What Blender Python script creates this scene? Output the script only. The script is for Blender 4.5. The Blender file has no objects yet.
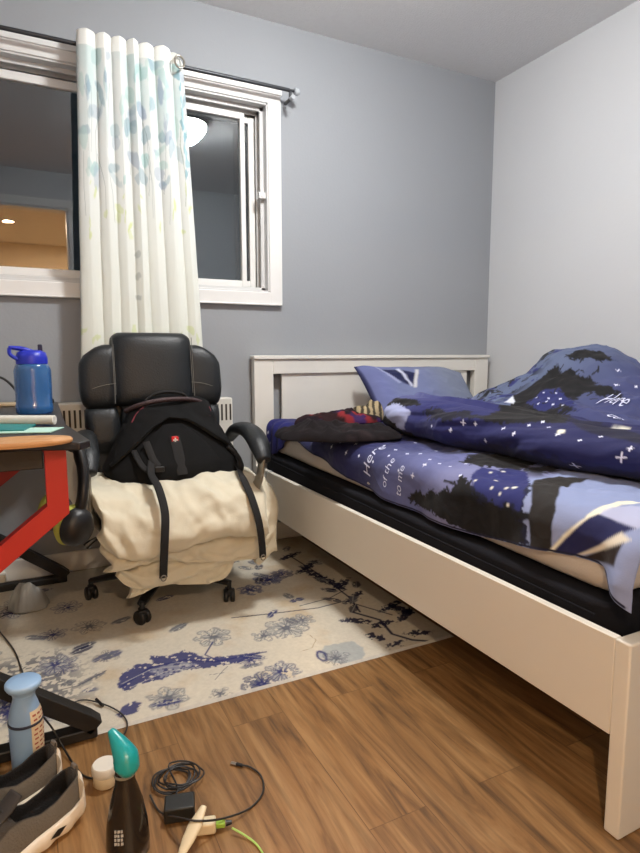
import bpy, bmesh, math, random
import numpy as np
from mathutils import Vector, Matrix
random.seed(4)
S = bpy.context.scene
COL = S.collection
PI = math.pi

# ------------------------------------------------------------------ colour / materials
def lin(c):
    out = []
    for v in c:
        v = v / 255.0
        out.append(v / 12.92 if v <= 0.04045 else ((v + 0.055) / 1.055) ** 2.4)
    return out

MATS = {}
def mat(name, rgb=(128, 128, 128), rough=0.6, metal=0.0, bump=0.0, bscale=60.0, var=0.0, vscale=6.0,
        emit=0.0, vcol=False, sheen=0.0, coat=0.0, spec=0.5, stretch=None):
    if name in MATS:
        return MATS[name]
    m = bpy.data.materials.new(name); m.use_nodes = True
    nt = m.node_tree; N = nt.nodes; L = nt.links
    b = N['Principled BSDF']
    c = lin(rgb)
    b.inputs['Base Color'].default_value = (*c, 1)
    b.inputs['Roughness'].default_value = rough
    b.inputs['Metallic'].default_value = metal
    b.inputs['Specular IOR Level'].default_value = spec
    if sheen: b.inputs['Sheen Weight'].default_value = sheen
    if coat: b.inputs['Coat Weight'].default_value = coat
    tc = N.new('ShaderNodeTexCoord')
    mp = N.new('ShaderNodeMapping'); L.new(tc.outputs['Object'], mp.inputs['Vector'])
    if stretch: mp.inputs['Scale'].default_value = stretch
    src = None
    if vcol:
        a = N.new('ShaderNodeAttribute'); a.attribute_name = 'Col'
        src = a.outputs['Color']
    if var > 0:
        n = N.new('ShaderNodeTexNoise'); n.inputs['Scale'].default_value = vscale; n.inputs['Detail'].default_value = 5
        L.new(mp.outputs['Vector'], n.inputs['Vector'])
        hsv = N.new('ShaderNodeHueSaturation')
        mr = N.new('ShaderNodeMapRange'); mr.inputs['From Min'].default_value = 0.3; mr.inputs['From Max'].default_value = 0.7
        mr.inputs['To Min'].default_value = 1 - var; mr.inputs['To Max'].default_value = 1 + var
        L.new(n.outputs['Fac'], mr.inputs['Value']); L.new(mr.outputs['Result'], hsv.inputs['Value'])
        if src is not None: L.new(src, hsv.inputs['Color'])
        else: hsv.inputs['Color'].default_value = (*c, 1)
        src = hsv.outputs['Color']
    if src is not None: L.new(src, b.inputs['Base Color'])
    if bump > 0:
        n2 = N.new('ShaderNodeTexNoise'); n2.inputs['Scale'].default_value = bscale; n2.inputs['Detail'].default_value = 6
        L.new(mp.outputs['Vector'], n2.inputs['Vector'])
        bp = N.new('ShaderNodeBump'); bp.inputs['Strength'].default_value = bump; bp.inputs['Distance'].default_value = 0.01
        L.new(n2.outputs['Fac'], bp.inputs['Height']); L.new(bp.outputs['Normal'], b.inputs['Normal'])
    if emit > 0:
        b.inputs['Emission Color'].default_value = (*c, 1); b.inputs['Emission Strength'].default_value = emit
    MATS[name] = m
    return m

def glass_mat(name, tint, refl, rough=0.0):
    m = bpy.data.materials.new(name); m.use_nodes = True
    nt = m.node_tree; N = nt.nodes; L = nt.links
    N.remove(N['Principled BSDF'])
    t = N.new('ShaderNodeBsdfTransparent'); t.inputs['Color'].default_value = (*tint, 1)
    g = N.new('ShaderNodeBsdfGlossy'); g.inputs['Roughness'].default_value = rough
    mx = N.new('ShaderNodeMixShader'); mx.inputs['Fac'].default_value = refl
    L.new(t.outputs[0], mx.inputs[1]); L.new(g.outputs[0], mx.inputs[2])
    L.new(mx.outputs[0], N['Material Output'].inputs['Surface'])
    MATS[name] = m
    return m

# ------------------------------------------------------------------ object helpers
OFF = {}
def woff(o):
    return OFF.get(o.name, Vector((0, 0, 0))) if o else Vector((0, 0, 0))

def tag(o, label=None, cat=None, group=None, kind=None):
    if label: o['label'] = label
    if cat: o['category'] = cat
    if group: o['group'] = group
    if kind: o['kind'] = kind
    return o

def thing(name, loc, label, cat, group=None):
    o = bpy.data.objects.new(name, None); COL.objects.link(o)
    o.location = loc; o.empty_display_size = 0.05
    OFF[o.name] = Vector(loc)
    return tag(o, label, cat, group)

class MB:
    """collects world-space geometry for ONE mesh"""
    def __init__(s): s.v = []; s.f = []; s.mi = []
    def add(s, V, F, mi=0):
        n = len(s.v)
        s.v.extend([tuple(p) for p in V]); s.f.extend([tuple(i + n for i in f) for f in F]); s.mi.extend([mi] * len(F))
        return s
    def box(s, lo, hi, rot=None, mi=0):
        x0, y0, z0 = lo; x1, y1, z1 = hi
        V = [(x0, y0, z0), (x1, y0, z0), (x1, y1, z0), (x0, y1, z0), (x0, y0, z1), (x1, y0, z1), (x1, y1, z1), (x0, y1, z1)]
        F = [(0, 3, 2, 1), (4, 5, 6, 7), (0, 1, 5, 4), (1, 2, 6, 5), (2, 3, 7, 6), (3, 0, 4, 7)]
        if rot:
            c, M = rot; c = Vector(c)
            V = [tuple(c + M @ (Vector(p) - c)) for p in V]
        return s.add(V, F, mi)
    def prism(s, pts, axis, a, b, mi=0):
        """pts 2D polygon extruded along axis from a to b; axis 'y': pts=(x,z); 'z': (x,y); 'x': (y,z)"""
        def P(p, t):
            return {'y': (p[0], t, p[1]), 'z': (p[0], p[1], t), 'x': (t, p[0], p[1])}[axis]
        n = len(pts)
        V = [P(p, a) for p in pts] + [P(p, b) for p in pts]
        F = [tuple(range(n)), tuple(range(2 * n - 1, n - 1, -1))]
        F += [(i, i + n, (i + 1) % n + n, (i + 1) % n) for i in range(n)]
        return s.add(V, F, mi)
    def tube(s, pts, r, n=10, mi=0, cap=True, smooth=0, flat=1.0, upv=None):
        pts = [Vector(p) for p in pts]
        rs = r if isinstance(r, (list, tuple)) else [r] * len(pts)
        if smooth:
            pts, rs = catmull(pts, rs, smooth)
        V = []; F = []
        nrm = None
        for i, p in enumerate(pts):
            t = (pts[min(i + 1, len(pts) - 1)] - pts[max(i - 1, 0)]).normalized()
            if nrm is None:
                a = Vector(upv) if upv else (Vector((0, 0, 1)) if abs(t.z) < 0.9 else Vector((1, 0, 0)))
                nrm = (a - t * a.dot(t)).normalized()
            else:
                if upv: nrm = Vector(upv)
                q = nrm - t * nrm.dot(t)
                if q.length > 1e-6: nrm = q.normalized()
            bn = t.cross(nrm)
            for k in range(n):
                th = 2 * PI * k / n
                V.append(p + nrm * math.cos(th) * rs[i] * flat + bn * math.sin(th) * rs[i])
        m = len(pts)
        for i in range(m - 1):
            for k in range(n):
                a = i * n + k; b = i * n + (k + 1) % n
                F.append((a, b, b + n, a + n))
        if cap:
            F.append(tuple(range(n - 1, -1, -1))); F.append(tuple(range((m - 1) * n, m * n)))
        return s.add(V, F, mi)
    def lathe(s, prof, c, n=28, mi=0, sx=1, sy=1, M=None):
        V = []; F = []
        c = Vector(c)
        for (r, z) in prof:
            for k in range(n):
                th = 2 * PI * k / n
                q = Vector((r * math.cos(th) * sx, r * math.sin(th) * sy, z))
                if M is not None: q = M @ q
                V.append(c + q)
        m = len(prof)
        for i in range(m - 1):
            for k in range(n):
                a = i * n + k; b = i * n + (k + 1) % n
                F.append((a, b, b + n, a + n))
        F.append(tuple(range(n - 1, -1, -1))); F.append(tuple(range((m - 1) * n, m * n)))
        return s.add(V, F, mi)
    def loft(s, rings, mi=0, cap=True, close=True):
        n = len(rings[0]); V = []; F = []
        for r in rings: V.extend(r)
        for i in range(len(rings) - 1):
            for k in range(n if close else n - 1):
                a = i * n + k; b = i * n + (k + 1) % n
                F.append((a, b, b + n, a + n))
        if cap:
            F.append(tuple(range(n - 1, -1, -1))); F.append(tuple(range((len(rings) - 1) * n, len(rings) * n)))
        return s.add(V, F, mi)
    def build(s, name, m, parent=None, bevel=0.0, subsurf=0, smooth=True, color=None, seg=2, angle=35):
        off = woff(parent)
        V = [Vector(p) for p in s.v]
        top = parent is None
        if top and V:
            lo = Vector((min(p[i] for p in V) for i in range(3))); hi = Vector((max(p[i] for p in V) for i in range(3)))
            off = Vector(((lo.x + hi.x) / 2, (lo.y + hi.y) / 2, lo.z))
        me = bpy.data.meshes.new(name)
        me.from_pydata([tuple(p - off) for p in V], [], s.f)
        for q in (m if isinstance(m, (list, tuple)) else [m]): me.materials.append(q)
        if any(s.mi):
            me.polygons.foreach_set('material_index', s.mi)
        bm = bmesh.new(); bm.from_mesh(me); bmesh.ops.recalc_face_normals(bm, faces=bm.faces); bm.to_mesh(me); bm.free()
        if color is not None:
            at = me.color_attributes.new('Col', 'FLOAT_COLOR', 'POINT')
            arr = np.ones((len(me.vertices), 4), np.float32); arr[:, :3] = color
            at.data.foreach_set('color', arr.ravel())
        o = bpy.data.objects.new(name, me); COL.objects.link(o)
        if top: o.location = off; OFF[o.name] = off
        else: o.parent = parent; OFF[o.name] = off
        if smooth:
            me.polygons.foreach_set('use_smooth', [True] * len(me.polygons))
        if bevel:
            b = o.modifiers.new('bevel', 'BEVEL'); b.width = bevel; b.segments = seg; b.limit_method = 'ANGLE'; b.angle_limit = math.radians(40)
            b.harden_normals = False
        if subsurf:
            q = o.modifiers.new('sub', 'SUBSURF'); q.levels = subsurf; q.render_levels = subsurf
        elif smooth:
            try: me.set_sharp_from_angle(angle=math.radians(angle))
            except Exception: pass
        return o

def catmull(P, R, k):
    out = []; ro = []
    n = len(P)
    for i in range(n - 1):
        p0 = P[max(i - 1, 0)]; p1 = P[i]; p2 = P[i + 1]; p3 = P[min(i + 2, n - 1)]
        for j in range(k):
            t = j / k
            out.append(0.5 * ((2 * p1) + (p2 - p0) * t + (2 * p0 - 5 * p1 + 4 * p2 - p3) * t * t + (3 * p1 - p0 - 3 * p2 + p3) * t ** 3))
            ro.append(R[i] * (1 - t) + R[i + 1] * t)
    out.append(P[-1]); ro.append(R[-1])
    return out, ro

def copy_tree(o, parent=None):
    c = o.copy(); COL.objects.link(c); c.parent = parent
    OFF[c.name] = Vector(OFF.get(o.name, (0, 0, 0)))
    for ch in list(o.children):
        copy_tree(ch, c)
    return c

def rotz(a): return Matrix.Rotation(a, 3, 'Z')

# ------------------------------------------------------------------ camera
F_PX = 585.15
YAW, PIT, ROLL = math.radians(26.75), math.radians(7.107), math.radians(-0.095)
CAM = Vector((-2.522, -2.749, 0.962))
fw = Vector((math.sin(YAW) * math.cos(PIT), math.cos(YAW) * math.cos(PIT), -math.sin(PIT)))
rt = Vector((math.cos(YAW), -math.sin(YAW), 0)); up0 = rt.cross(fw)
RT = math.cos(ROLL) * rt + math.sin(ROLL) * up0
UP = -math.sin(ROLL) * rt + math.cos(ROLL) * up0
cd = bpy.data.cameras.new('camera'); cam = bpy.data.objects.new('camera', cd); COL.objects.link(cam)
cd.sensor_fit = 'HORIZONTAL'; cd.sensor_width = 36.0; cd.lens = F_PX / 640 * 36.0; cd.clip_start = 0.02
M = Matrix((RT, UP, -fw)).transposed().to_4x4(); M.translation = CAM
cam.matrix_world = M
S.camera = cam

def ray(px, py):
    return fw + RT * ((px - 320) / F_PX) - UP * ((py - 426.5) / F_PX)
def at(px, py, z=None, x=None, y=None):
    """a measured point of the photograph as a point on a plane of the room"""
    d = ray(px, py)
    if z is not None: t = (z - CAM.z) / d.z
    elif x is not None: t = (x - CAM.x) / d.x
    else: t = (y - CAM.y) / d.y
    return CAM + d * t

# ------------------------------------------------------------------ numpy noise + painting
def _h(i, j, s):
    n = (i * 374761393 + j * 668265263 + s * 2147483647) & 0xffffffff
    n = ((n ^ (n >> 13)) * 1274126177) & 0xffffffff
    return ((n ^ (n >> 16)) & 0xffff) / 65535.0
def vn(x, y, s=0):
    x = np.asarray(x, float); y = np.asarray(y, float)
    xi = np.floor(x).astype(np.int64); yi = np.floor(y).astype(np.int64)
    fx = x - xi; fy = y - yi; fx = fx * fx * (3 - 2 * fx); fy = fy * fy * (3 - 2 * fy)
    a = _h(xi, yi, s); b = _h(xi + 1, yi, s); c = _h(xi, yi + 1, s); d = _h(xi + 1, yi + 1, s)
    return (a + (b - a) * fx) * (1 - fy) + (c + (d - c) * fx) * fy
def fbm(x, y, s=0, o=4):
    t = 0; a = 0.5; k = 1.0; n = 0
    for i in range(o):
        t = t + a * vn(x * k, y * k, s + i * 17); n += a; a *= 0.5; k *= 2.03
    return t / n
def ridge(x, y, s=0, o=3):
    return 1 - np.abs(2 * fbm(x, y, s, o) - 1)

class Paint:
    soft = .005
    def __init__(s, X, Y, base):
        s.X = X; s.Y = Y; s.C = np.tile(np.array(lin(base)), (len(X), 1)) if not isinstance(base, np.ndarray) else base
    def put(s, m, col, a=1.0):
        w = (m * a)[:, None] if m.dtype != bool else (m.astype(float) * a)[:, None]
        s.C = s.C * (1 - w) + np.array(lin(col)) * w
    def warp(s, amp, fr, seed):
        if amp == 0: return s.X, s.Y
        return s.X + amp * (fbm(s.X * fr, s.Y * fr, seed, 3) - .5) * 2, s.Y + amp * (fbm(s.X * fr, s.Y * fr, seed + 5, 3) - .5) * 2
    def poly(s, pts, col, a=1.0, amp=0, fr=60, seed=1):
        xs_ = [p[0] for p in pts]; ys_ = [p[1] for p in pts]; mg = .03 + amp
        sel = np.nonzero((s.X > min(xs_) - mg) & (s.X < max(xs_) + mg) & (s.Y > min(ys_) - mg) & (s.Y < max(ys_) + mg))[0]
        if len(sel) == 0: return
        X, Y = s.X[sel], s.Y[sel]
        if amp:
            X, Y = X + amp * (fbm(X * fr, Y * fr, seed, 3) - .5) * 2, Y + amp * (fbm(X * fr, Y * fr, seed + 5, 3) - .5) * 2
        ins = np.zeros(len(X), bool); n = len(pts); dm = np.full(len(X), 9.0)
        for i in range(n):
            x1, y1 = pts[i][0], pts[i][1]; x2, y2 = pts[(i + 1) % n][0], pts[(i + 1) % n][1]
            L2 = (x2 - x1) ** 2 + (y2 - y1) ** 2 + 1e-12
            t_ = np.clip(((X - x1) * (x2 - x1) + (Y - y1) * (y2 - y1)) / L2, 0, 1)
            dm = np.minimum(dm, np.hypot(X - x1 - t_ * (x2 - x1), Y - y1 - t_ * (y2 - y1)))
            if y1 == y2: continue
            c = ((y1 > Y) != (y2 > Y)) & (X < (x2 - x1) * (Y - y1) / (y2 - y1) + x1)
            ins ^= c
        m = np.zeros(len(s.X)); m[sel] = np.clip(.5 + np.where(ins, dm, -dm) / s.soft, 0, 1)
        s.put(m, col, a); return m
    def ell(s, c, rx, ry, ang, col, a=1.0, amp=0, fr=60, seed=1, ring=None):
        X, Y = s.warp(amp, fr, seed); dx = X - c[0]; dy = Y - c[1]
        ca, sa = math.cos(ang), math.sin(ang)
        q = ((dx * ca + dy * sa) / rx) ** 2 + ((-dx * sa + dy * ca) / ry) ** 2
        r_ = min(rx, ry); e_ = np.sqrt(q); k_ = max(s.soft / r_, .05)
        m = np.clip(.5 + (1 - e_) / k_, 0, 1)
        if ring: m = m * np.clip(.5 + (e_ - math.sqrt(ring)) / k_, 0, 1)
        s.put(m, col, a); return m
    def line(s, pts, w, col, a=1.0, taper=False):
        d = np.full(len(s.X), 9.0); n = len(pts)
        for i in range(n - 1):
            x1, y1 = pts[i][0], pts[i][1]; x2, y2 = pts[i + 1][0], pts[i + 1][1]
            L2 = (x2 - x1) ** 2 + (y2 - y1) ** 2 + 1e-12
            t = np.clip(((s.X - x1) * (x2 - x1) + (s.Y - y1) * (y2 - y1)) / L2, 0, 1)
            d = np.minimum(d, np.hypot(s.X - x1 - t * (x2 - x1), s.Y - y1 - t * (y2 - y1)))
        m = np.clip((w - d) / (w * 0.6), 0, 1)
        s.put(m, col, a)

def grid_faces(nu, nv):
    i = np.arange(nu - 1)[:, None]; j = np.arange(nv - 1)[None, :]
    a = (i * nv + j).ravel()
    return [tuple(f) for f in np.stack([a, a + nv, a + nv + 1, a + 1], 1).tolist()]

# ------------------------------------------------------------------ shared materials
WHITE = mat('white_lacquer', (226, 224, 217), 0.42, var=0.02, vscale=3, bump=0.03, bscale=25)
TRIM = mat('white_window_paint', (226, 226, 224), 0.4, var=0.02, vscale=5)
BLACKP = mat('black_plastic', (22, 21, 22), 0.42, bump=0.05, bscale=200)
LEATHER = mat('black_leather', (24, 27, 30), 0.42, spec=.4, bump=0.16, bscale=160, var=0.12, vscale=9)
STITCH = mat('grey_thread', (112, 110, 104), 0.8)
BAGM = mat('black_nylon', (9, 9, 10), 0.85, bump=0.35, bscale=400, var=0.15, vscale=14, spec=.25)
WEB = mat('black_webbing', (17, 14, 14), 0.8, bump=0.3, bscale=600)
CREAM = mat('cream_cotton', (212, 204, 182), 0.88, bump=0.12, bscale=220, var=0.05, vscale=7, sheen=0.2)
STEEL = mat('grey_metal', (150, 145, 135), 0.35, metal=0.6)
DARKM = mat('black_metal', (20, 19, 20), 0.5, bump=0.05, bscale=150)
REDM = mat('red_metal', (176, 36, 32), 0.42, bump=0.02, bscale=150)

# =================================================================== ROOM
H = 2.511
XL = -3.1; YF = -2.86
wall_back = mat('blue_grey_wall_paint', (150, 154, 159), 0.75, bump=0.06, bscale=90, var=0.015, vscale=2)
wall_light = mat('pale_grey_wall_paint', (198, 200, 203), 0.75, bump=0.06, bscale=90, var=0.012, vscale=2)
ceil_m = mat('ceiling_paint', (226, 226, 226), 0.9, bump=0.35, bscale=120, var=0.015, vscale=40)

def struct(mb, name, m, parent=None, **k):
    o = mb.build(name, m, parent, **k)
    if parent is None: o['kind'] = 'structure'
    return o

WX0, WX1, WZ0, WZ1 = -2.84, -1.415, 1.257, 2.142      # window opening
b = MB()
b.box((XL - .12, 0, 0), (WX0, .14, H)); b.box((WX1, 0, 0), (0.12, .14, H))
b.box((WX0, 0, 0), (WX1, .14, WZ0)); b.box((WX0, 0, WZ1), (WX1, .14, H))
struct(b, 'wall_back', wall_back, smooth=False)
struct(MB().box((0, YF - .12, 0), (.12, 0, H)), 'wall_right', wall_light, smooth=False)
struct(MB().box((XL - .12, YF - .12, 0), (XL, 0, H)), 'wall_left', wall_light, smooth=False)
DX0, DX1, DZ = -2.96, -2.10, 2.215
b = MB()
b.box((XL, YF - .12, 0), (DX0, YF, H)); b.box((DX1, YF - .12, 0), (0, YF, H)); b.box((DX0, YF - .12, DZ), (DX1, YF, H))
struct(b, 'wall_front', wall_light, smooth=False)
struct(MB().box((XL - .12, YF - .12, H), (.12, .14, H + .1)), 'ceiling', ceil_m, smooth=False)

# ---- floor: wood laminate planks running along y
fm = bpy.data.materials.new('wood_laminate'); fm.use_nodes = True
nt = fm.node_tree; N = nt.nodes; L = nt.links; B = N['Principled BSDF']
tc = N.new('ShaderNodeTexCoord')
mp = N.new('ShaderNodeMapping'); mp.inputs['Rotation'].default_value = (0, 0, PI / 2)
L.new(tc.outputs['Object'], mp.inputs['Vector'])
br = N.new('ShaderNodeTexBrick'); br.offset = 0.37; br.offset_frequency = 2
br.inputs['Color1'].default_value = (0.25, 0.25, 0.25, 1); br.inputs['Color2'].default_value = (0.75, 0.75, 0.75, 1)
br.inputs['Mortar'].default_value = (0, 0, 0, 1); br.inputs['Scale'].default_value = 1.0
br.inputs['Mortar Size'].default_value = 0.0012; br.inputs['Mortar Smooth'].default_value = 0.3
br.inputs['Brick Width'].default_value = 1.2; br.inputs['Row Height'].default_value = 0.142
L.new(mp.outputs['Vector'], br.inputs['Vector'])
sc = N.new('ShaderNodeVectorMath'); sc.operation = 'MULTIPLY'; sc.inputs[1].default_value = (17, 1.5, 1)
L.new(tc.outputs['Object'], sc.inputs[0])
ad = N.new('ShaderNodeVectorMath'); ad.operation = 'ADD'
sc2 = N.new('ShaderNodeVectorMath'); sc2.operation = 'SCALE'; sc2.inputs['Scale'].default_value = 13
L.new(br.outputs['Color'], sc2.inputs[0]); L.new(sc.outputs[0], ad.inputs[0]); L.new(sc2.outputs[0], ad.inputs[1])
n1 = N.new('ShaderNodeTexNoise'); n1.inputs['Scale'].default_value = 1.0; n1.inputs['Detail'].default_value = 7; n1.inputs['Distortion'].default_value = 2.2
n1.inputs['Roughness'].default_value = 0.62
L.new(ad.outputs[0], n1.inputs['Vector'])
cr = N.new('ShaderNodeValToRGB'); e = cr.color_ramp.elements
e[0].position = 0.30; e[0].color = (*lin((86, 62, 40)), 1); e[1].position = 0.72; e[1].color = (*lin((160, 124, 82)), 1)
x = cr.color_ramp.elements.new(0.48); x.color = (*lin((134, 97, 58)), 1)
L.new(n1.outputs['Fac'], cr.inputs['Fac'])
# fine dark grain streaks + knots
sc3 = N.new('ShaderNodeVectorMath'); sc3.operation = 'MULTIPLY'; sc3.inputs[1].default_value = (70, 5.5, 1)
L.new(tc.outputs['Object'], sc3.inputs[0])
n2 = N.new('ShaderNodeTexNoise'); n2.inputs['Scale'].default_value = 1.0; n2.inputs['Detail'].default_value = 4
L.new(sc3.outputs[0], n2.inputs['Vector'])
mr = N.new('ShaderNodeMapRange'); mr.inputs['From Min'].default_value = 0.3; mr.inputs['From Max'].default_value = 0.52
mr.inputs['To Min'].default_value = 0.68; mr.inputs['To Max'].default_value = 1.0
L.new(n2.outputs['Fac'], mr.inputs['Value'])
mu = N.new('ShaderNodeMix'); mu.data_type = 'RGBA'; mu.blend_type = 'MULTIPLY'; mu.inputs['Factor'].default_value = 1.0
L.new(cr.outputs['Color'], mu.inputs['A']); L.new(mr.outputs['Result'], mu.inputs['B'])
mr2 = N.new('ShaderNodeMapRange'); mr2.inputs['To Min'].default_value = 0.95; mr2.inputs['To Max'].default_value = 1.05
L.new(br.outputs['Color'], mr2.inputs['Value'])
mu2 = N.new('ShaderNodeMix'); mu2.data_type = 'RGBA'; mu2.blend_type = 'MULTIPLY'; mu2.inputs['Factor'].default_value = 1.0
L.new(mu.outputs['Result'], mu2.inputs['A']); L.new(mr2.outputs['Result'], mu2.inputs['B'])
mu3 = N.new('ShaderNodeMix'); mu3.data_type = 'RGBA'; mu3.inputs['B'].default_value = (*lin((58, 38, 22)), 1)
L.new(mu2.outputs['Result'], mu3.inputs['A'])
mfa = N.new('ShaderNodeMath'); mfa.operation = 'MULTIPLY'; mfa.inputs[1].default_value = .45
L.new(br.outputs['Fac'], mfa.inputs[0]); L.new(mfa.outputs[0], mu3.inputs['Factor'])
L.new(mu3.outputs['Result'], B.inputs['Base Color'])
B.inputs['Roughness'].default_value = 0.38; B.inputs['Specular IOR Level'].default_value = 0.4
bp = N.new('ShaderNodeBump'); bp.inputs['Strength'].default_value = 0.12; bp.inputs['Distance'].default_value = 0.004
L.new(n2.outputs['Fac'], bp.inputs['Height']); L.new(bp.outputs['Normal'], B.inputs['Normal'])
struct(MB().box((-4.3, -6.2, -.08), (.12, .14, 0)), 'floor', fm, smooth=False)

# ---- hallway beyond the doorway the photograph is taken from
hall = mat('cream_hall_paint', (226, 208, 178), 0.8, bump=0.04, bscale=60)
struct(MB().box((-4.3, -6.2, 0), (-.1, -6.08, 2.42)), 'wall_hall_end', hall, smooth=False)
struct(MB().box((-4.3, -6.08, 0), (-4.18, YF - .12, 2.42)), 'wall_hall_left', hall, smooth=False)
struct(MB().box((-.9, -6.08, 0), (-.78, YF - .12, 2.42)), 'wall_hall_right', hall, smooth=False)
b = MB(); b.box((-4.18, YF - .14, 0), (DX0 - .02, YF - .12, 2.42)); b.box((DX1 + .02, YF - .14, 0), (-.9, YF - .12, 2.42)); b.box((DX0 - .02, YF - .14, DZ + .02), (DX1 + .02, YF - .12, 2.42))
struct(b, 'wall_hall_near', hall, smooth=False)
struct(MB().box((-4.3, -6.2, 2.42), (-.78, YF - .12, 2.5)), 'ceiling_hall', mat('hall_ceiling_paint', (232, 224, 208), 0.85), smooth=False)
b = MB()
b.box((DX0 - .07, YF, 0), (DX0, YF + .016, DZ + .07)); b.box((DX1, YF, 0), (DX1 + .07, YF + .016, DZ + .07)); b.box((DX0, YF, DZ), (DX1, YF + .016, DZ + .07))
b.box((DX0, YF - .13, 0), (DX0 + .015, YF, DZ)); b.box((DX1 - .015, YF - .13, 0), (DX1, YF, DZ)); b.box((DX0, YF - .13, DZ - .015), (DX1, YF, DZ))
struct(b, 'door_1', TRIM, bevel=.003, smooth=False)
spotm = mat('warm_lamp_glow', (255, 205, 150), 0.5, emit=60.0)
for (x, y, lb_) in ((-2.58, -4.6, 'warm recessed light in the hallway ceiling, reflected in the left window pane'), (-1.75, -5.1, 'warm recessed light at the far end of the hallway ceiling'), (-3.5, -3.9, 'warm recessed light in the hallway ceiling left of the doorway')):
    r = thing('recessed_light', (x, y, 2.405), lb_, 'ceiling light', 'recessed lights in the hallway')
    MB().lathe([(.085, -.004), (.085, .012), (.05, .012), (.05, -.004)], (x, y, 2.408)).build('trim_ring', TRIM, r)
    MB().lathe([(.048, 0), (.048, .006)], (x, y, 2.407)).build('lamp', spotm, r)
    ld = bpy.data.lights.new('recessed_lamp_light', 'AREA'); ld.shape = 'DISK'; ld.size = .1; ld.energy = 64; ld.color = (1, .76, .52)
    lo = bpy.data.objects.new('recessed_lamp_light', ld); COL.objects.link(lo); lo.parent = r; lo.location = (0, 0, -.004)

# ---- baseboard
b = MB(); b.box((XL, -.014, 0), (0, 0, .09)); struct(b, 'baseboard_back', TRIM, bevel=.003, smooth=False)
b = MB(); b.box((-.014, YF, 0), (0, -.014, .09)); struct(b, 'baseboard_right', TRIM, bevel=.003, smooth=False)
b = MB(); b.box((XL, YF, 0), (XL + .014, -.014, .09)); struct(b, 'baseboard_left', TRIM, bevel=.003, smooth=False)

# ---- window
wr = bpy.data.objects.new('window_1', None); COL.objects.link(wr); wr.location = (-2.1, 0, 1.2); OFF['window_1'] = Vector((-2.1, 0, 1.2)); wr['kind'] = 'structure'
b = MB()
cx0, cx1, cz0, cz1 = WX0 - .066, WX1 + .062, WZ0 - .06, WZ1 + .05
b.box((cx0, -.02, cz0), (WX0 + .004, 0, cz1)); b.box((WX1 - .004, -.02, cz0), (cx1, 0, cz1))
b.box((WX0, -.02, cz0), (WX1, 0, WZ0 + .004)); b.box((WX0, -.02, WZ1 - .004), (WX1, 0, cz1))
b.box((cx0 - .004, -.028, cz1 - .012), (cx1 + .004, 0, cz1 + .014))                       # little crown on the head casing
b.box((cx0 + .004, -.026, cz0), (cx1 - .004, -.019, cz0 + .008))
b.build('casing', TRIM, wr, bevel=.004, smooth=False)
LIN = mat('white_vinyl', (205, 206, 206), 0.35)
b = MB(); d = .095
b.box((WX0, -.012, WZ0), (WX0 + .012, .13, WZ1)); b.box((WX1 - .012, -.012, WZ0), (WX1, .13, WZ1))
b.box((WX0, -.012, WZ0), (WX1, .13, WZ0 + .012)); b.box((WX0, -.012, WZ1 - .012), (WX1, .13, WZ1))
b.build('jamb_liner', LIN, wr, bevel=.002, smooth=False)
b = MB()     # outer vinyl frame with tracks
for y0, y1, t in ((.028, .04, .030), (.074, .084, .034), (.118, .13, .04)):
    b.box((WX0 + .01, y0, WZ0 + .01), (WX0 + t, y1, WZ1 - .01)); b.box((WX1 - t, y0, WZ0 + .01), (WX1 - .01, y1, WZ1 - .01))
    b.box((WX0 + .01, y0, WZ0 + .01), (WX1 - .01, y1, WZ0 + t)); b.box((WX0 + .01, y0, WZ1 - t), (WX1 - .01, y1, WZ1 - .01))
b.build('window_frame', LIN, wr, bevel=.002, smooth=False)
GL = glass_mat('night_window_glass', (0.82, 0.86, 0.88), 0.15)
def sash(x0, x1, z0, z1, y0, y1, w, wt):
    b = MB()
    b.box((x0, y0, z0), (x0 + w, y1, z1)); b.box((x1 - w, y0, z0), (x1, y1, z1))
    b.box((x0 + w, y0, z0), (x1 - w, y1, z0 + wt)); b.box((x0 + w, y0, z1 - wt), (x1 - w, y1, z1))
    o = b.build('sash', TRIM, wr, bevel=.003, smooth=False)
    g = MB().box((x0 + w - .002, (y0 + y1) / 2 - .002, z0 + wt - .002), (x1 - w + .002, (y0 + y1) / 2 + .002, z1 - wt + .002)).build('pane', GL, o, smooth=False)
    return o
sash(-2.02, -1.515, WZ0 + .03, 2.098, .042, .072, .024, .03)
sash(-2.06, -1.452, WZ0 + .036, 2.10, .086, .114, .03, .03)
sash(WX0 + .03, -2.045, WZ0 + .03, 2.09, .042, .072, .026, .034)
MB().box((-1.462, .0, 1.705), (-1.428, .03, 1.735)).box((-1.455, -.004, 1.712), (-1.44, .002, 1.728)).build('latch', TRIM, wr, bevel=.003)
scr = mat('dark_insect_screen', (24, 25, 28), 0.9)
MB().box((-1.44, .132, WZ0 + .04), (-1.425, .136, 2.1)).build('screen', scr, wr, smooth=False)

# ---- ceiling lamp
lx, ly = -1.47, -1.19
r = thing('ceiling_light', (lx, ly, H - .1), 'round white dome ceiling light, switched on above the bed side', 'ceiling light')
MB().lathe([(.10, -.046), (.142, -.044), (.152, -.03), (.156, 0)], (lx, ly, H - .001), n=48).build('lamp_base', mat('brushed_nickel', (150, 148, 144), 0.3, metal=0.8), r)
prof = [(0.002, -.15)] + [(.134 * math.sin(t), -.044 - .106 * math.cos(t)) for t in [i * PI / 2 / 12 for i in range(1, 13)]]
MB().lathe(prof, (lx, ly, H), n=48).build('lamp_shade', mat('glowing_opal_glass', (252, 251, 249), 0.4, emit=212.0), r)

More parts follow.
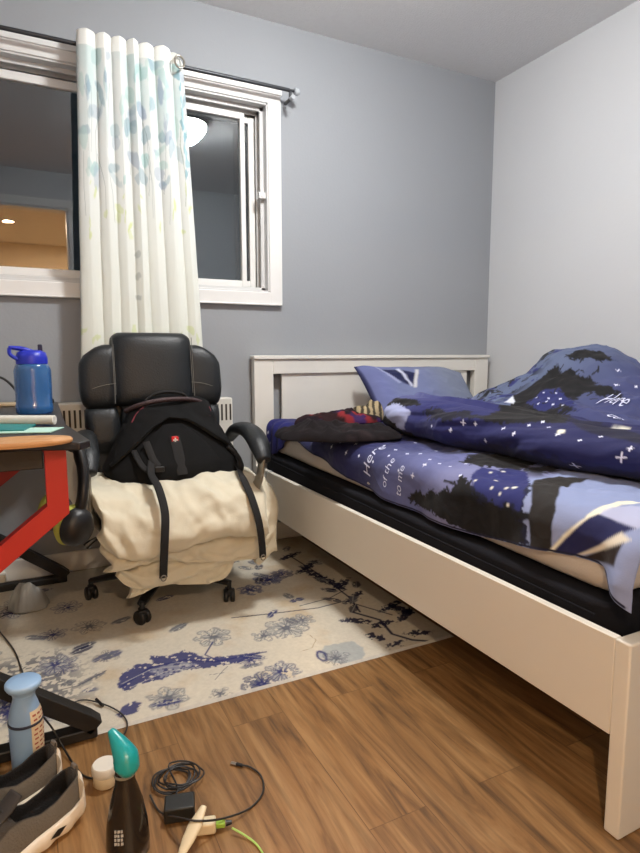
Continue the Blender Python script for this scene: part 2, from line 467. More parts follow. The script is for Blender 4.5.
# ---- curtain rod
r = thing('curtain_rod', (-2.1, -.09, 2.17), 'thin dark grey metal curtain rod above the window', 'curtain rod')
RODM = mat('dark_gunmetal', (62, 64, 68), 0.4, metal=0.5)
RZ = 2.183
MB().tube([(-2.98, -.09, RZ), (-1.34, -.09, RZ)], .0085, 12).build('rod', RODM, r)
MB().tube([(-2.0, -.09, RZ), (-1.30, -.09, RZ)], .0065, 12).build('inner_rod', RODM, r)
MB().lathe([(.011, 0), (.016, .004), (.016, .02), (.01, .028), (.004, .03)], (-1.315, -.09, RZ), n=16, M=Matrix.Rotation(PI / 2, 3, 'Y')).build('finial', mat('clear_grey_plastic', (170, 175, 180), 0.2), r)
for bx in (-1.335, -2.95):
    MB().box((bx - .006, -.095, RZ - .045), (bx + .006, -.0285, RZ - .033)).box((bx - .006, -.098, RZ - .045), (bx + .006, -.084, RZ - .006)).build('bracket', RODM, r, bevel=.002)
MB().tube([(-1.335, -.10, RZ - .04), (-1.335, -.125, RZ - .04)], .010, 14).build('bracket_knob', mat('clear_grey_plastic'), r)

# ---- curtain
n_u, n_v = 300, 330
u = np.linspace(0, 1, n_u); v = np.linspace(0, 1, n_v)
U, V = np.meshgrid(u, v, indexing='ij'); U = U.ravel(); V = V.ravel()
z = 2.226 - V * (2.226 - .86)
xl = -2.262 - .045 * V; xr = -1.842 + .062 * V
ph = np.interp(U, [0, .17, .31, .45, .565, .71, .875, 1.0], [0, 1, 2, 3, 4, 5, 6, 7])
k = np.abs(np.sin(PI * ph)) ** 0.38
amp = (.036 - .012 * V) * (.75 + .45 * vn(np.floor(ph) * 1.7, np.floor(ph) * 0.0, 5))
y = -.1035 - amp * k + .008 * (fbm(U * 8, V * 3, 3) - .5) * V
x = xl + (xr - xl) * (U + .012 * np.sin(2 * PI * ph * 1.0) * 1.0) + .01 * V * (fbm(U * 6, V * 4, 9) - .5)
# last fold twists at the top (end of the panel turned at the ring)
tw = np.clip((U - .86) / .14, 0, 1) * np.clip(1 - V * 9, 0, 1)
z = z - .045 * tw + .006 * (k - .6) * np.clip(1 - V * 30, 0, 1)
P = Paint(U * .95, z, (212, 216, 214))
P.put(np.clip((1.75 - z) / .9, 0, 1) * (.35 + .4 * fbm(P.X * 5, P.Y * 5, 21)), (232, 235, 218))
zone = np.clip((z - 1.75) / .25, 0, 1) * np.clip((2.175 - z) / .01, 0, 1)
P.put(zone * np.clip((fbm(P.X * 9, P.Y * 7, 30) - .36) * 2.6, 0, 1) * .75, (186, 206, 206))
rs = random.Random(11)
for i in range(80):
    c = (rs.random() * .95, 1.66 + rs.random() ** .8 * .52); a = rs.random() * 6
    P.ell(c, .022 + rs.random() * .035, .012 + rs.random() * .018, a, rs.choice([(130, 160, 172), (146, 168, 180), (158, 190, 190), (134, 152, 174), (170, 196, 192)]), .32 + rs.random() * .4, amp=.012, fr=30, seed=i)
for i in range(20):
    x0 = rs.random() * .95; z0 = 1.5 + rs.random() * .3
    P.line([(x0, z0), (x0 + .02 * rs.uniform(-1, 1), z0 + .12), (x0 + .05 * rs.uniform(-1, 1), z0 + .25)], .0022, (128, 140, 140), .6)
for i in range(22):
    c = (rs.random() * .95, 1.42 + rs.random() * .26)
    P.ell(c, .01 + rs.random() * .02, .005 + rs.random() * .01, rs.random() * 6, (196, 208, 128), .3 + rs.random() * .4, amp=.01, fr=40, seed=i)
for i in range(18):
    c = (rs.random() * .95, .92 + rs.random() * .16)
    P.ell(c, .02 + rs.random() * .02, .01 + rs.random() * .01, rs.random() * 6, (200, 212, 140), .5, amp=.02, fr=40, seed=i + 60)
for i in range(3):
    P.ell((.44, 1.38 - i * .09), .018, .012, .3, (150, 160, 158), .5, amp=.01, fr=60, seed=i)
# right-hand fold: teal roses and twigs
for i in range(9):
    P.ell((.84 + .08 * rs.random(), 2.13 - i * .05), .02, .024, rs.random() * 3, rs.choice([(112, 158, 172), (140, 180, 190)]), .75, amp=.02, fr=35, seed=i + 90)
P.line([(.88, 2.0), (.85, 1.85), (.88, 1.7), (.86, 1.6)], .003, (120, 135, 110), .7)
P.put(z > 2.172, (232, 234, 230), 1.0)
mb = MB(); F = grid_faces(n_u, n_v); mb.add(np.stack([x, y, z], 1).tolist(), F)
cm = mat('printed_curtain_cotton', (255, 255, 255), 0.85, vcol=True, bump=0.05, bscale=500, spec=0.2)
cur = thing('curtain', (-2.05, -.09, .86), 'white curtain printed with watercolour blue and green leaves, bunched in folds', 'curtain')
o = mb.build('curtain_panel', cm, cur, color=P.C, angle=180)
sm = o.modifiers.new('solid', 'SOLIDIFY'); sm.thickness = .002
for gx in (-2.235, -2.165, -2.10, -2.035, -1.965, -1.90, -1.853):
    M3 = Matrix.Rotation(PI / 2, 3, 'Y')
    ringp = [Vector((gx, -.093 + .017 * math.cos(t), RZ + .017 * math.sin(t))) for t in [2 * PI * i / 20 for i in range(21)]]
    MB().tube(ringp, .003, 8, cap=False).build('grommet', STEEL, cur)
MB().tube([Vector((-1.868 + .02 * math.cos(t), -.155 + .006 * math.sin(t), RZ - .012 + .026 * math.sin(t))) for t in [2 * PI * i / 24 for i in range(25)]], .0045, 8, cap=False).build('grommet', STEEL, cur)

# ---- wall heater
r = thing('wall_heater', (-2.0, -.04, .15), 'white electric convector heater with slotted top on the wall behind the chair', 'heater')
hm = mat('white_enamel', (218, 216, 208), 0.35)
b = MB(); b.box((-2.40, -.075, .15), (-1.64, -.002, .755)); b.build('heater_body', hm, r, bevel=.008)
gr = mat('heater_slot_dark', (60, 54, 46), 0.8)
b = MB()
for i in range(36):
    x0 = -2.385 + i * .0208
    b.box((x0, -.0765, .648), (x0 + .0085, -.0745, .725))
b.build('grille', gr, r, smooth=False)

# =================================================================== RUG
rx0, rx1, ry0, ry1 = -3.0, -1.26, -1.262, -.025
nu, nv = 500, 340
u = np.linspace(rx0, rx1, nu); v = np.linspace(ry0, ry1, nv)
X, Y = np.meshgrid(u, v, indexing='ij'); X = X.ravel(); Y = Y.ravel()
P = Paint(X, Y, (202, 194, 178))
P.put(np.clip((fbm(X * 6, Y * 6, 2) - .45) * 3, 0, 1) * .5, (216, 206, 186))
P.put(np.clip((fbm(X * 9, Y * 9, 7) - .55) * 4, 0, 1) * .5, (186, 160, 122))
BL = (44, 50, 104); DB = (34, 36, 66); GY = (98, 100, 110); LG = (168, 168, 164)
A = lambda px, py: (at(px, py, z=.006).x, at(px, py, z=.006).y)
def worn(base_n, C0):
    m = (fbm(X * 90, Y * 90, base_n, 2) > .70)
    P.C[m] = C0[m]
def leaf(p0, p1, w, col, a=.9, vein=True, seed=3, rough=.005):
    c = ((p0[0] + p1[0]) / 2, (p0[1] + p1[1]) / 2); Ln = math.dist(p0, p1) / 2; an = math.atan2(p1[1] - p0[1], p1[0] - p0[0])
    C0 = P.C.copy()
    P.ell(c, Ln, w, an, col, a, amp=rough, fr=90, seed=seed)
    if vein: P.line([p0, p1], .0025, LG, .8)
    worn(seed, C0)
def flower(c, R, n, col, fill=None, seed=1, out=.0022):
    C0 = P.C.copy()
    for i in range(n):
        a = 2 * PI * i / n + seed
        pc = (c[0] + R * .58 * math.cos(a), c[1] + R * .58 * math.sin(a))
        if fill: P.ell(pc, R * .5, R * .36, a, fill, .6, amp=.008, fr=40, seed=seed + i)
        P.ell(pc, R * .5, R * .36, a, col, .9, amp=.008, fr=40, seed=seed + i, ring=.78)
        for q in (-.5, 0, .5):
            P.line([(c[0] + R * .15 * math.cos(a), c[1] + R * .15 * math.sin(a)), (c[0] + R * .9 * math.cos(a + q * .5), c[1] + R * .9 * math.sin(a + q * .5))], .0024, col, .75)
    P.ell(c, R * .22, R * .22, 0, col, .8, amp=.006, fr=60, seed=seed)
    worn(seed + 9, C0)
def pxpoly(pts, col, a=.9, amp=.008, fr=45, seed=4, wear=True):
    C0 = P.C.copy(); P.poly([A(*p) for p in pts], col, a, amp, fr, seed)
    if wear: worn(seed + 2, C0)
# large acanthus leaf
pxpoly([(116, 686), (122, 674), (138, 664), (152, 664), (150, 656), (170, 656), (185, 650), (205, 658), (240, 655), (262, 651), (240, 663), (210, 668), (185, 670), (160, 680), (138, 684), (128, 692)], BL, .92, .009, 110, 14)
pxpoly([(150, 672), (175, 662), (200, 664), (185, 669), (162, 678)], (150, 150, 160), .7, .01, 110, 24)
P.line([A(120, 688), A(150, 668), A(185, 660), A(215, 662), A(266, 652)], .005, BL, .9)
P.line([A(122, 684), A(150, 670), A(190, 664)], .003, LG, .8)
P.line([A(130, 688), A(165, 672), A(200, 667)], .002, (190, 186, 176), .8)
flower(A(213, 637), .062, 7, GY, LG, 3)
P.line([A(213, 642), A(205, 655), A(222, 662)], .004, BL, .9)
leaf(A(92, 662), A(122, 651), .022, BL, .8, seed=5); flower(A(108, 656), .04, 5, GY, None, 8)
leaf(A(78, 686), A(106, 671), .012, GY, .8, seed=6); leaf(A(82, 691), A(98, 689), .010, BL, .8, seed=7); leaf(A(62, 686), A(76, 680), .014, GY, .8, seed=8)
P.line([A(22, 700), A(50, 692), A(78, 686), (A(106, 671))], .0028, DB, .8)
flower(A(168, 698), .055, 6, GY, LG, 11); leaf(A(150, 706), A(182, 700), .014, BL, .9, seed=10)
pxpoly([(116, 714), (130, 702), (142, 703), (136, 712), (122, 718)], BL, .9, .01, 60, 22)
flower(A(220, 694), .03, 5, GY, None, 12); leaf(A(240, 668), A(262, 664), .012, GY, .8, seed=12)
P.line([A(215, 680), A(222, 672), A(228, 666)], .002, GY, .8); P.line([A(210, 675), A(224, 673)], .002, GY, .8)
# right part
flower(A(286, 628), .075, 7, (98, 100, 112), LG, 4); flower(A(264, 636), .04, 5, (98, 100, 112), LG, 5)
flower(A(302, 620), .045, 6, (98, 100, 112), LG, 15)
flower(A(268, 580), .06, 7, BL, (90, 98, 140), 6); flower(A(250, 590), .05, 6, BL, (90, 98, 140), 16); flower(A(282, 574), .05, 6, BL, GY, 17)
P.line([A(232, 618), A(270, 614), A(318, 608), A(345, 601), A(392, 615)], .005, DB, .9)
P.line([A(300, 606), A(330, 598), A(345, 590)], .004, DB, .85)
leaf(A(290, 602), A(304, 598), .016, BL, .9, seed=20); leaf(A(268, 618), A(276, 610), .014, BL, .9, seed=21); leaf(A(322, 598), A(344, 602), .014, DB, .9, seed=23)
pxpoly([(318, 656), (325, 646), (352, 641), (364, 647), (362, 660), (340, 664)], (158, 164, 166), .8, .01, 30, 30, wear=False)
P.ell(A(322, 656), .035, .018, 1.4, BL, .95, amp=.006, seed=9, ring=.35); flower(A(336, 658), .045, 6, GY, None, 19)
P.line([A(300, 652), A(312, 648), A(316, 640), A(308, 634)], .002, (150, 130, 96), .7)
flower(A(262, 684), .06, 7, BL, GY, 21); flower(A(282, 672), .055, 7, BL, LG, 22); flower(A(250, 660), .04, 6, BL, None, 23); leaf(A(244, 656), A(266, 658), .012, BL, .9, seed=33)
flower(A(232, 708), .03, 5, GY, None, 29)
# dark vine to the right
P.line([A(352, 612), A(380, 620), A(392, 634), A(412, 640), A(440, 642)], .008, DB, .95)
for i, (p, q, w) in enumerate([((340, 620), (372, 622), .035), ((366, 634), (384, 640), .03), ((372, 628), (392, 620), .03), ((388, 604), (412, 614), .035), ((398, 622), (414, 606), .03),
                               ((380, 612), (402, 600), .03), ((404, 634), (432, 632), .025), ((386, 648), (404, 640), .02), ((300, 566), (330, 585), .04), ((318, 575), (345, 590), .035),
                               ((296, 574), (318, 560), .03), ((330, 592), (350, 578), .03), ((280, 560), (300, 552), .03), ((345, 605), (362, 590), .026)]):
    leaf(A(*p), A(*q), w * .6, DB, .95, vein=False, seed=40 + i, rough=.02)
P.line([A(290, 556), A(320, 575), A(350, 598), A(360, 612)], .006, DB, .9)
# left part: dense grey scribble and faded flowers
zn = np.clip((-2.36 - X) / .12, 0, 1) * np.clip((-.72 - Y) / .08, 0, 1) * np.clip((Y + 1.15) / .05, 0, 1)
P.put(zn * (fbm(X * 75, Y * 75, 51, 2) > .5) * .8, (92, 94, 102))
for i in range(26):
    c = (rs.uniform(-2.95, -2.1), rs.uniform(-.9, -.15))
    (flower(c, rs.uniform(.03, .06), 6, rs.choice([BL, GY, DB]), rs.choice([None, LG]), i) if i % 2 else leaf(c, (c[0] + .07, c[1] + rs.uniform(-.05, .05)), .018, rs.choice([BL, DB, GY]), .85, seed=i))
for i in range(12):
    c = (rs.uniform(-2.95, -2.5), rs.uniform(-1.22, -.9)); flower(c, rs.uniform(.03, .05), 6, rs.choice([GY, BL]), None, i + 3)
for i in range(16):
    c = (rs.uniform(-1.7, -1.3), rs.uniform(-1.2, -.15)); leaf(c, (c[0] + rs.uniform(-.06, .06), c[1] + .06), .018, rs.choice([DB, GY]), .8, seed=i + 70)
bd = np.minimum(np.minimum(X - rx0, rx1 - X), np.minimum(Y - ry0, ry1 - Y))
P.put(bd < .008, (190, 186, 178), .9)
rug_m = mat('printed_low_pile_rug', (255, 255, 255), 0.95, vcol=True, bump=0.25, bscale=300, spec=0.1, var=.06, vscale=90)
zz = .006 + .0012 * fbm(X * 5, Y * 5, 4) + .0 * X
zz = np.where(bd < .004, .001, zz)
mb = MB(); mb.add(np.stack([X, Y, zz], 1).tolist(), grid_faces(nu, nv))
rug = mb.build('rug', rug_m, color=P.C, angle=180)
tag(rug, 'cream low pile rug with worn blue and grey floral print under the chair', 'rug')

# =================================================================== BED
BX0, BX1 = -1.523, -.040
bed = thing('bed_frame', ((BX0 + BX1) / 2, -1.04, 0), 'white wooden bed frame with tall panelled headboard against the wall', 'bed')
hy0, hy1 = -.060, -.018
b = MB()
b.box((BX0, hy0, 0), (BX0 + .10, hy1, .935)); b.box((BX1 - .10, hy0, 0), (BX1, hy1, .935))
b.box((BX0 + .10, hy0, .862), (BX1 - .10, hy1, .935)); b.box((BX0 + .10, hy0, .22), (BX1 - .10, hy1, .42))
b.build('headboard', WHITE, bed, bevel=.003)
MB().box((BX0 - .004, hy0 - .010, .935), (BX1 + .004, hy1 + .006, .953)).build('headboard_cap', WHITE, bed, bevel=.003)
MB().box((BX0 + .150, hy0 + .012, .415), (BX1 - .150, hy0 + .03, .864)).build('headboard_panel', WHITE, bed, bevel=.002)
FY = -2.077
RM = mat('white_foil_board', (222, 216, 204), 0.45, var=0.015, vscale=3)
MB().box((BX0, FY + .034, .208), (BX0 + .02, hy0, .411)).build('side_rail', RM, bed, bevel=.002)
MB().box((BX1 - .02, FY + .034, .208), (BX1, hy0, .411)).build('side_rail', RM, bed, bevel=.002)
MB().box((BX0 + .085, FY + .002, .208), (BX1 - .085, FY + .032, .411)).build('footboard', RM, bed, bevel=.004)
for x0, x1 in ((BX0, BX0 + .085), (BX1 - .085, BX1)):
    MB().box((x0, FY, .001), (x1, FY + .034, .411)).build('foot_leg', RM, bed, bevel=.004, seg=3)
b = MB()
for i in range(15): b.box((BX0 + .02, -1.95 + i * .13, .255), (BX1 - .02, -1.88 + i * .13, .27))
b.build('slats', mat('birch_slats', (196, 170, 130), 0.6), bed)
MB().box((-.80, FY + .05, .21), (-.76, hy0, .255)).build('center_beam', STEEL, bed)

def cushion_box(x0, x1, y0, y1, z0, z1, r, nz=6, wob=0.0, seed=0, ztop=None):
    """rounded upholstered slab, edges rounded, wobbly"""
    rings = []
    n = 160
    prof = []
    for k in range(nz + 1):
        a = -PI / 2 + (PI / 2) * k / nz; prof.append((r * (1 - math.cos(a)), z0 + r * (1 + math.sin(a))))
    for k in range(1, 5): prof.append((0, z0 + r + (z1 - z0 - 2 * r) * k / 5))
    for k in range(nz + 1):
        a = (PI / 2) * k / nz; prof.append((r * (1 - math.cos(a)), z1 - r * (1 - math.sin(a))))
    cxm, cym = (x0 + x1) / 2, (y0 + y1) / 2
    for ins, zc in prof:
        ring = []
        hx, hy = (x1 - x0) / 2 - ins, (y1 - y0) / 2 - ins
        rr = max(.05 - ins, .02)
        for i in range(n):
            t = i / n * 4; side = int(t); q = t - side
            c = [(-1, -1), (1, -1), (1, 1), (-1, 1)]
            a0 = c[side]; a1 = c[(side + 1) % 4]
            px = (a0[0] + (a1[0] - a0[0]) * q) * hx; py = (a0[1] + (a1[1] - a0[1]) * q) * hy
            # round corner
            ex, ey = abs(px) - (hx - rr), abs(py) - (hy - rr)
            if ex > 0 and ey > 0:
                l = math.hypot(ex, ey); px = math.copysign(hx - rr + ex / l * rr, px); py = math.copysign(hy - rr + ey / l * rr, py)
            w = wob * (float(fbm(np.array([px * 5 + py * 3]), np.array([zc * 9 + 3]), seed)[0]) - .5)
            X_, Y_ = cxm + px, cym + py
            zt = zc
            if ztop: zt = z0 + (zc - z0) * (ztop(Y_) - z0) / (z1 - z0)
            ring.append((X_ + w * (1 if px > 0 else -1), Y_ + w * (1 if py > 0 else -1), zt))
        rings.append(ring)
    return rings

dark = mat('dark_navy_mattress_cover', (25, 25, 30), 0.95, spec=.15, bump=0.2, bscale=350, var=0.08, vscale=10)
r = thing('box_spring', (-.77, -1.06, .272), 'black fabric-covered box spring sitting inside the white bed frame', 'mattress')
bt = lambda y: .487 + .018 * (y + .1)
MB().loft(cushion_box(-1.497, -.05, -2.010, -.10, .272, .487, .014, wob=.002, seed=3, ztop=bt)).build('box_spring_body', dark, r, angle=60)
for zz_ in (.0,):
    pts = [(-1.500, y_, bt(y_) - .026) for y_ in np.linspace(-.14, -1.98, 24)]
    MB().tube(pts, .0025, 8).build('piping', dark, r)
sheet = mat('grey_white_sheet', (190, 182, 172), 0.85, bump=0.1, bscale=200, var=.03)
mt = MB().loft(cushion_box(-1.468, -.05, -2.0, -.12, .492, .592, .03, wob=.012, seed=8, ztop=lambda y: .592)).build('mattress', sheet, None, angle=60)
# keep the mattress bottom following the box spring
for vtx in mt.data.vertices:
    wy = vtx.co.y + mt.location.y; wz = vtx.co.z + mt.location.z
    f_ = max(0, min(1, (.592 - wz) / .1)); vtx.co.z += f_ * (bt(wy) - .487 + .002)
tag(mt, 'thin mattress in a greyish white sheet on top of the black box spring', 'mattress')

cloth_m = mat('printed_bedding_cotton', (255, 255, 255), 0.8, vcol=True, bump=0.06, bscale=260, spec=0.25, sheen=.05)
NAVY = (34, 36, 80); DNAV = (24, 26, 50); LAV = (98, 102, 146); LAV2 = (122, 124, 162); SKY = (140, 152, 190); BLK = (19, 18, 21); CRM = (214, 206, 190); SLATE = (88, 98, 126)

# ---- lower duvet, hanging a little over the bed side
def picker(V, c1, c2):
    """returns f(px, py) -> cloth coordinates of the cloth point seen there in the photograph"""
    V = np.asarray(V, float); d = V - np.array(CAM)
    dep = d @ np.array(fw); qx = 320 + F_PX * (d @ np.array(RT)) / dep; qy = 426.5 - F_PX * (d @ np.array(UP)) / dep
    def f(px, py):
        r2 = (qx - px) ** 2 + (qy - py) ** 2
        near = np.nonzero(r2 < 6.0)[0]
        i = near[np.argmin(dep[near] + .002 * r2[near])] if len(near) else int(np.argmin(r2))
        return (float(c1[i]), float(c2[i]))
    return f
XE = -1.475; ZT = .622; RC = .05
KY = [-2.12, -2.06, -2.02, -1.98, -1.9, -1.77, -1.6, -1.4, -1.23, -1.0, -.75, -.6, -.45, -.32]
KZ = [.50, .475, .50, .538, .535, .518, .492, .490, .492, .508, .545, .566, .598, .625]
def dz(y):
    return np.interp(y, KY, KZ)
nu, nv = 260, 500
uu = np.linspace(0, 1, nu); yy = np.linspace(-2.06, -.33, nv)
Ug, Yg = np.meshgrid(uu, yy, indexing='ij'); Ug = Ug.ravel(); Yg = Yg.ravel()
umin = -(ZT - dz(Yg)); umax = 1.38
q = umin + (umax - umin) * Ug ** 1.6
def duvet_pos(q, Y, lift=0.0):
    q = np.asarray(q, float); Y = np.asarray(Y, float)
    arc = RC * PI / 2
    qs = q + arc * .5
    th = np.clip(qs / RC, 0, PI / 2)
    xx = np.where(qs <= 0, XE, XE + RC * (1 - np.cos(th)) + np.maximum(qs - arc, 0))
    zz = np.where(qs <= 0, ZT - RC + qs, ZT - RC + RC * np.sin(th))
    wr_ = .020 * (ridge(q * 5 + Y * 2.2, Y * 4.5 - q * 2, 7) - .6) + .012 * (fbm(q * 14, Y * 11, 12) - .5) + .012 * (ridge(q * 9 - Y * 7, Y * 5 + q * 6, 31) - .6)
    hang = np.clip(-q / .1, 0, 1)
    bul = .010 * np.sin(Y * 21 + 2 * fbm(Y * 3, q * 2, 3)) * hang + .03 * np.exp(-((Y + 2.03) / .035) ** 2) * hang
    xx = xx - bul - wr_ * np.clip(1 - q / .1, 0, 1) * .6 - lift * np.clip(1 - qs / arc, 0, 1)
    zz = zz + (wr_ + .012 * (fbm(q * 3, Y * 3, 40) - .5) + .008) * np.clip((q + .02) / .1, 0, 1) + lift * np.clip(qs / arc, 0, 1)
    return xx, Y + .0 * q, zz
xx, y2, zz = duvet_pos(q, Yg)
DV = np.stack([xx, y2, zz], 1)
D = picker(DV, q, Yg)
P = Paint(q, Yg, NAVY)
g = np.clip((-.95 - Yg - q * .15) / .35, 0, 1); P.put(g * (.8 + .2 * fbm(q * 6, Yg * 6, 3)), LAV)
P.put(np.clip((-1.35 - Yg) / .1, 0, 1), LAV2, .9)
P.put(np.clip((-1.62 - Yg) / .05, 0, 1), SKY, .95)
bk_ = np.clip((q - .12) / .08, 0, 1) * np.clip((-1.16 - Yg) / .1, 0, 1) * np.clip((Yg + 1.66) / .04, 0, 1)
P.put(bk_ * np.clip((fbm(q * 34, Yg * 34, 88) - .44) * 14, 0, 1), BLK, .95)
def dpoly(pts, col, amp=0, fr=90, seed=3, a=1): return P.poly([D(*p) for p in pts], col, a, amp, fr, seed)
dpoly([(440, 505), (452, 494), (462, 498), (470, 486), (486, 480), (500, 468), (520, 466), (530, 486), (528, 546), (470, 532), (445, 516)], DNAV, .012, 110, 3)
dpoly([(470, 474), (482, 466), (500, 470), (510, 466), (526, 470), (530, 480), (524, 496), (520, 516), (512, 502), (506, 520), (498, 504), (492, 514), (486, 496), (476, 490)], (38, 42, 100), .006, 130, 5)
# dark fir tree along the hem: a ragged body with drooping twigs
dpoly([(408, 496), (416, 490), (424, 495), (430, 488), (436, 494), (444, 488), (450, 492), (456, 484), (461, 474), (466, 478), (470, 486), (474, 500), (484, 506), (492, 500), (500, 508), (508, 500), (516, 520), (522, 530), (520, 546), (505, 545), (480, 538), (455, 526), (430, 512), (416, 505)], BLK, .010, 150, 9)
rs = random.Random(8)
for i in range(46):
    x0 = rs.uniform(410, 520); y0 = np.interp(x0, [405, 440, 462, 480, 520], [499, 492, 478, 504, 520]) + rs.uniform(-4, 10)
    a0 = D(x0, y0); an = rs.uniform(0, 6.28); L0 = rs.uniform(.012, .03)
    P.line([a0, (a0[0] + L0 * math.cos(an), a0[1] + L0 * math.sin(an))], .0045, BLK)
dpoly([(460, 460), (480, 452), (505, 452), (540, 460), (520, 468), (480, 466)], BLK, .02, 90, 19)
dpoly([(515, 511), (536, 512), (536, 519), (515, 518)], BLK, .003, 90, 19)
for i in range(14):
    x0 = rs.uniform(508, 524); y0 = rs.uniform(520, 545); a0 = D(x0, y0); P.ell(a0, .006, .004, rs.random() * 6, BLK, 1, amp=.003)
dpoly([(534, 479), (548, 476), (560, 475), (588, 477), (572, 483), (559, 489), (556, 510), (553, 552), (530, 548), (532, 505)], (38, 35, 34), .002, 40, 2)
dpoly([(547, 552), (562, 536), (585, 518), (606, 504), (622, 500), (655, 499), (655, 503), (622, 504.5), (609, 509), (600, 515), (576, 535), (554, 553)], (232, 228, 208))
dpoly([(604, 509), (630, 505), (655, 508), (655, 522), (634, 530), (600, 514)], (186, 188, 214), 0, 50, 3, .7)
dpoly([(553, 552), (598, 514), (635, 529), (602, 545), (575, 556)], (32, 34, 78))
dpoly([(574, 558), (600, 545), (622, 533), (632, 540), (606, 552)], CRM)
dpoly([(580, 558), (624, 544), (614, 566)], (40, 30, 28))
for px, py, rr in ((503, 470, .005), (490, 472, .004), (496, 479, .004), (491, 487, .0045), (506, 487, .0045), (515, 486, .0065), (500, 493, .0035), (508, 505, .0035), (475, 480, .0035)):
    P.ell(D(px, py), rr, rr * 1.1, 0, (236, 232, 214))
def star(c, s_, w_=.0022, col=(224, 226, 244)):
    P.line([(c[0] - s_, c[1]), (c[0] + s_, c[1])], w_, col); P.line([(c[0], c[1] - s_), (c[0], c[1] + s_)], w_, col)
rs = random.Random(5)
for px, py in ((345, 452), (358, 455), (330, 446), (372, 462), (395, 448), (407, 452), (424, 464), (420, 452), (430, 458), (440, 462), (398, 470), (412, 476), (465, 462), (322, 440), (310, 436), (384, 444), (436, 449), (450, 465), (340, 441), (356, 442), (388, 455), (415, 441), (460, 475)):
    star(D(px, py), rs.choice([.003, .004, .006]))
P.line([(float(-(ZT - dz(t_))) + .004, t_) for t_ in np.linspace(-2.05, -.34, 60)], .0035, DNAV)
duv = thing('duvet_cover', (-1.2, -1.2, .62), 'printed duvet cover with night sky, trees, tent and white lettering, hanging over the bed side', 'bedding')
mb = MB(); mb.add(DV.tolist(), grid_faces(nu, nv))
o = mb.build('duvet_cloth', cloth_m, duv, color=P.C, angle=180)
s_ = o.modifiers.new('solid', 'SOLIDIFY'); s_.thickness = .004; s_.offset = 0
def lettering(txt, p0, size, host, pos, lift, slant=.25):
    cu = bpy.data.curves.new('lettering_curve', 'FONT'); cu.body = txt; cu.size = size; cu.shear = slant; cu.offset = -.0002; cu.resolution_u = 3
    tmp = bpy.data.objects.new('tmp', cu); me = tmp.to_mesh().copy(); tmp.to_mesh_clear()
    bpy.data.objects.remove(tmp); bpy.data.curves.remove(cu)
    bm = bmesh.new(); bm.from_mesh(me)
    bmesh.ops.subdivide_edges(bm, edges=[e_ for e_ in bm.edges if e_.calc_length() > size * .12], cuts=2, use_grid_fill=False)
    bmesh.ops.triangulate(bm, faces=bm.faces)
    V = [pos(v_.co.x, v_.co.y, p0, lift) for v_ in bm.verts]; F = [tuple(v_.index for v_ in f_.verts) for f_ in bm.faces]
    bm.free()
    MB().add(V, F).build('lettering', mat('white_print', (206, 210, 234), 0.8), host)
def dpos(a, b_, p0, lift):
    X_, Y_, Z_ = duvet_pos(p0[0] + a, p0[1] + b_, lift)
    return (float(X_), float(Y_), float(Z_))
for txt_, p_, sz_ in (('Here', (370, 478), .062), ('of the', (386, 488), .040), ('to me', (401, 497), .040)):
    lettering(txt_, D(*p_), sz_, duv, dpos, .006)

# ---- navy fitted sheet wrapped over the head corner
nu, nv = 60, 60
a = np.linspace(0, 1, nu); bb = np.linspace(0, 1, nv); Ag, Bg = np.meshgrid(a, bb, indexing='ij'); Ag = Ag.ravel(); Bg = Bg.ravel()
Yq = -.115 - .33 * Bg
low = np.interp(Bg, [0, .25, .5, .75, 1], [.490, .498, .53, .59, .612])
qq = -(.64 - low) + (.5 + .64 - low) * Ag
th = np.clip((qq + .04) / .05, 0, PI / 2)
xq = np.where(qq <= -.04, -1.484, -1.484 + .05 * (1 - np.cos(th)) + np.maximum(qq + .04 - .05 * PI / 2, 0)) - .006 * np.sin(Bg * 30) * (Ag < .3)
zq = np.where(qq <= -.04, .60 + qq + .03, .59 + .05 * np.sin(th)) + .018 * (ridge(qq * 9, Yq * 9, 4) - .5) - .012 * Bg
P = Paint(qq, Yq, (34, 36, 100)); P.put(np.clip((fbm(qq * 9, Yq * 9, 8) - .55) * 8, 0, 1), DNAV, .5)
for i in range(6): star((rs.uniform(-.1, .1), rs.uniform(-.4, -.12)), .004)
mb = MB(); mb.add(np.stack([xq, Yq, zq], 1).tolist(), grid_faces(nu, nv))
o = mb.build('fitted_sheet', cloth_m, color=P.C, angle=180); s_ = o.modifiers.new('solid', 'SOLIDIFY'); s_.thickness = .004; s_.offset = 0
tag(o, 'navy sheet corner pulled over the mattress beside the headboard', 'bedding')

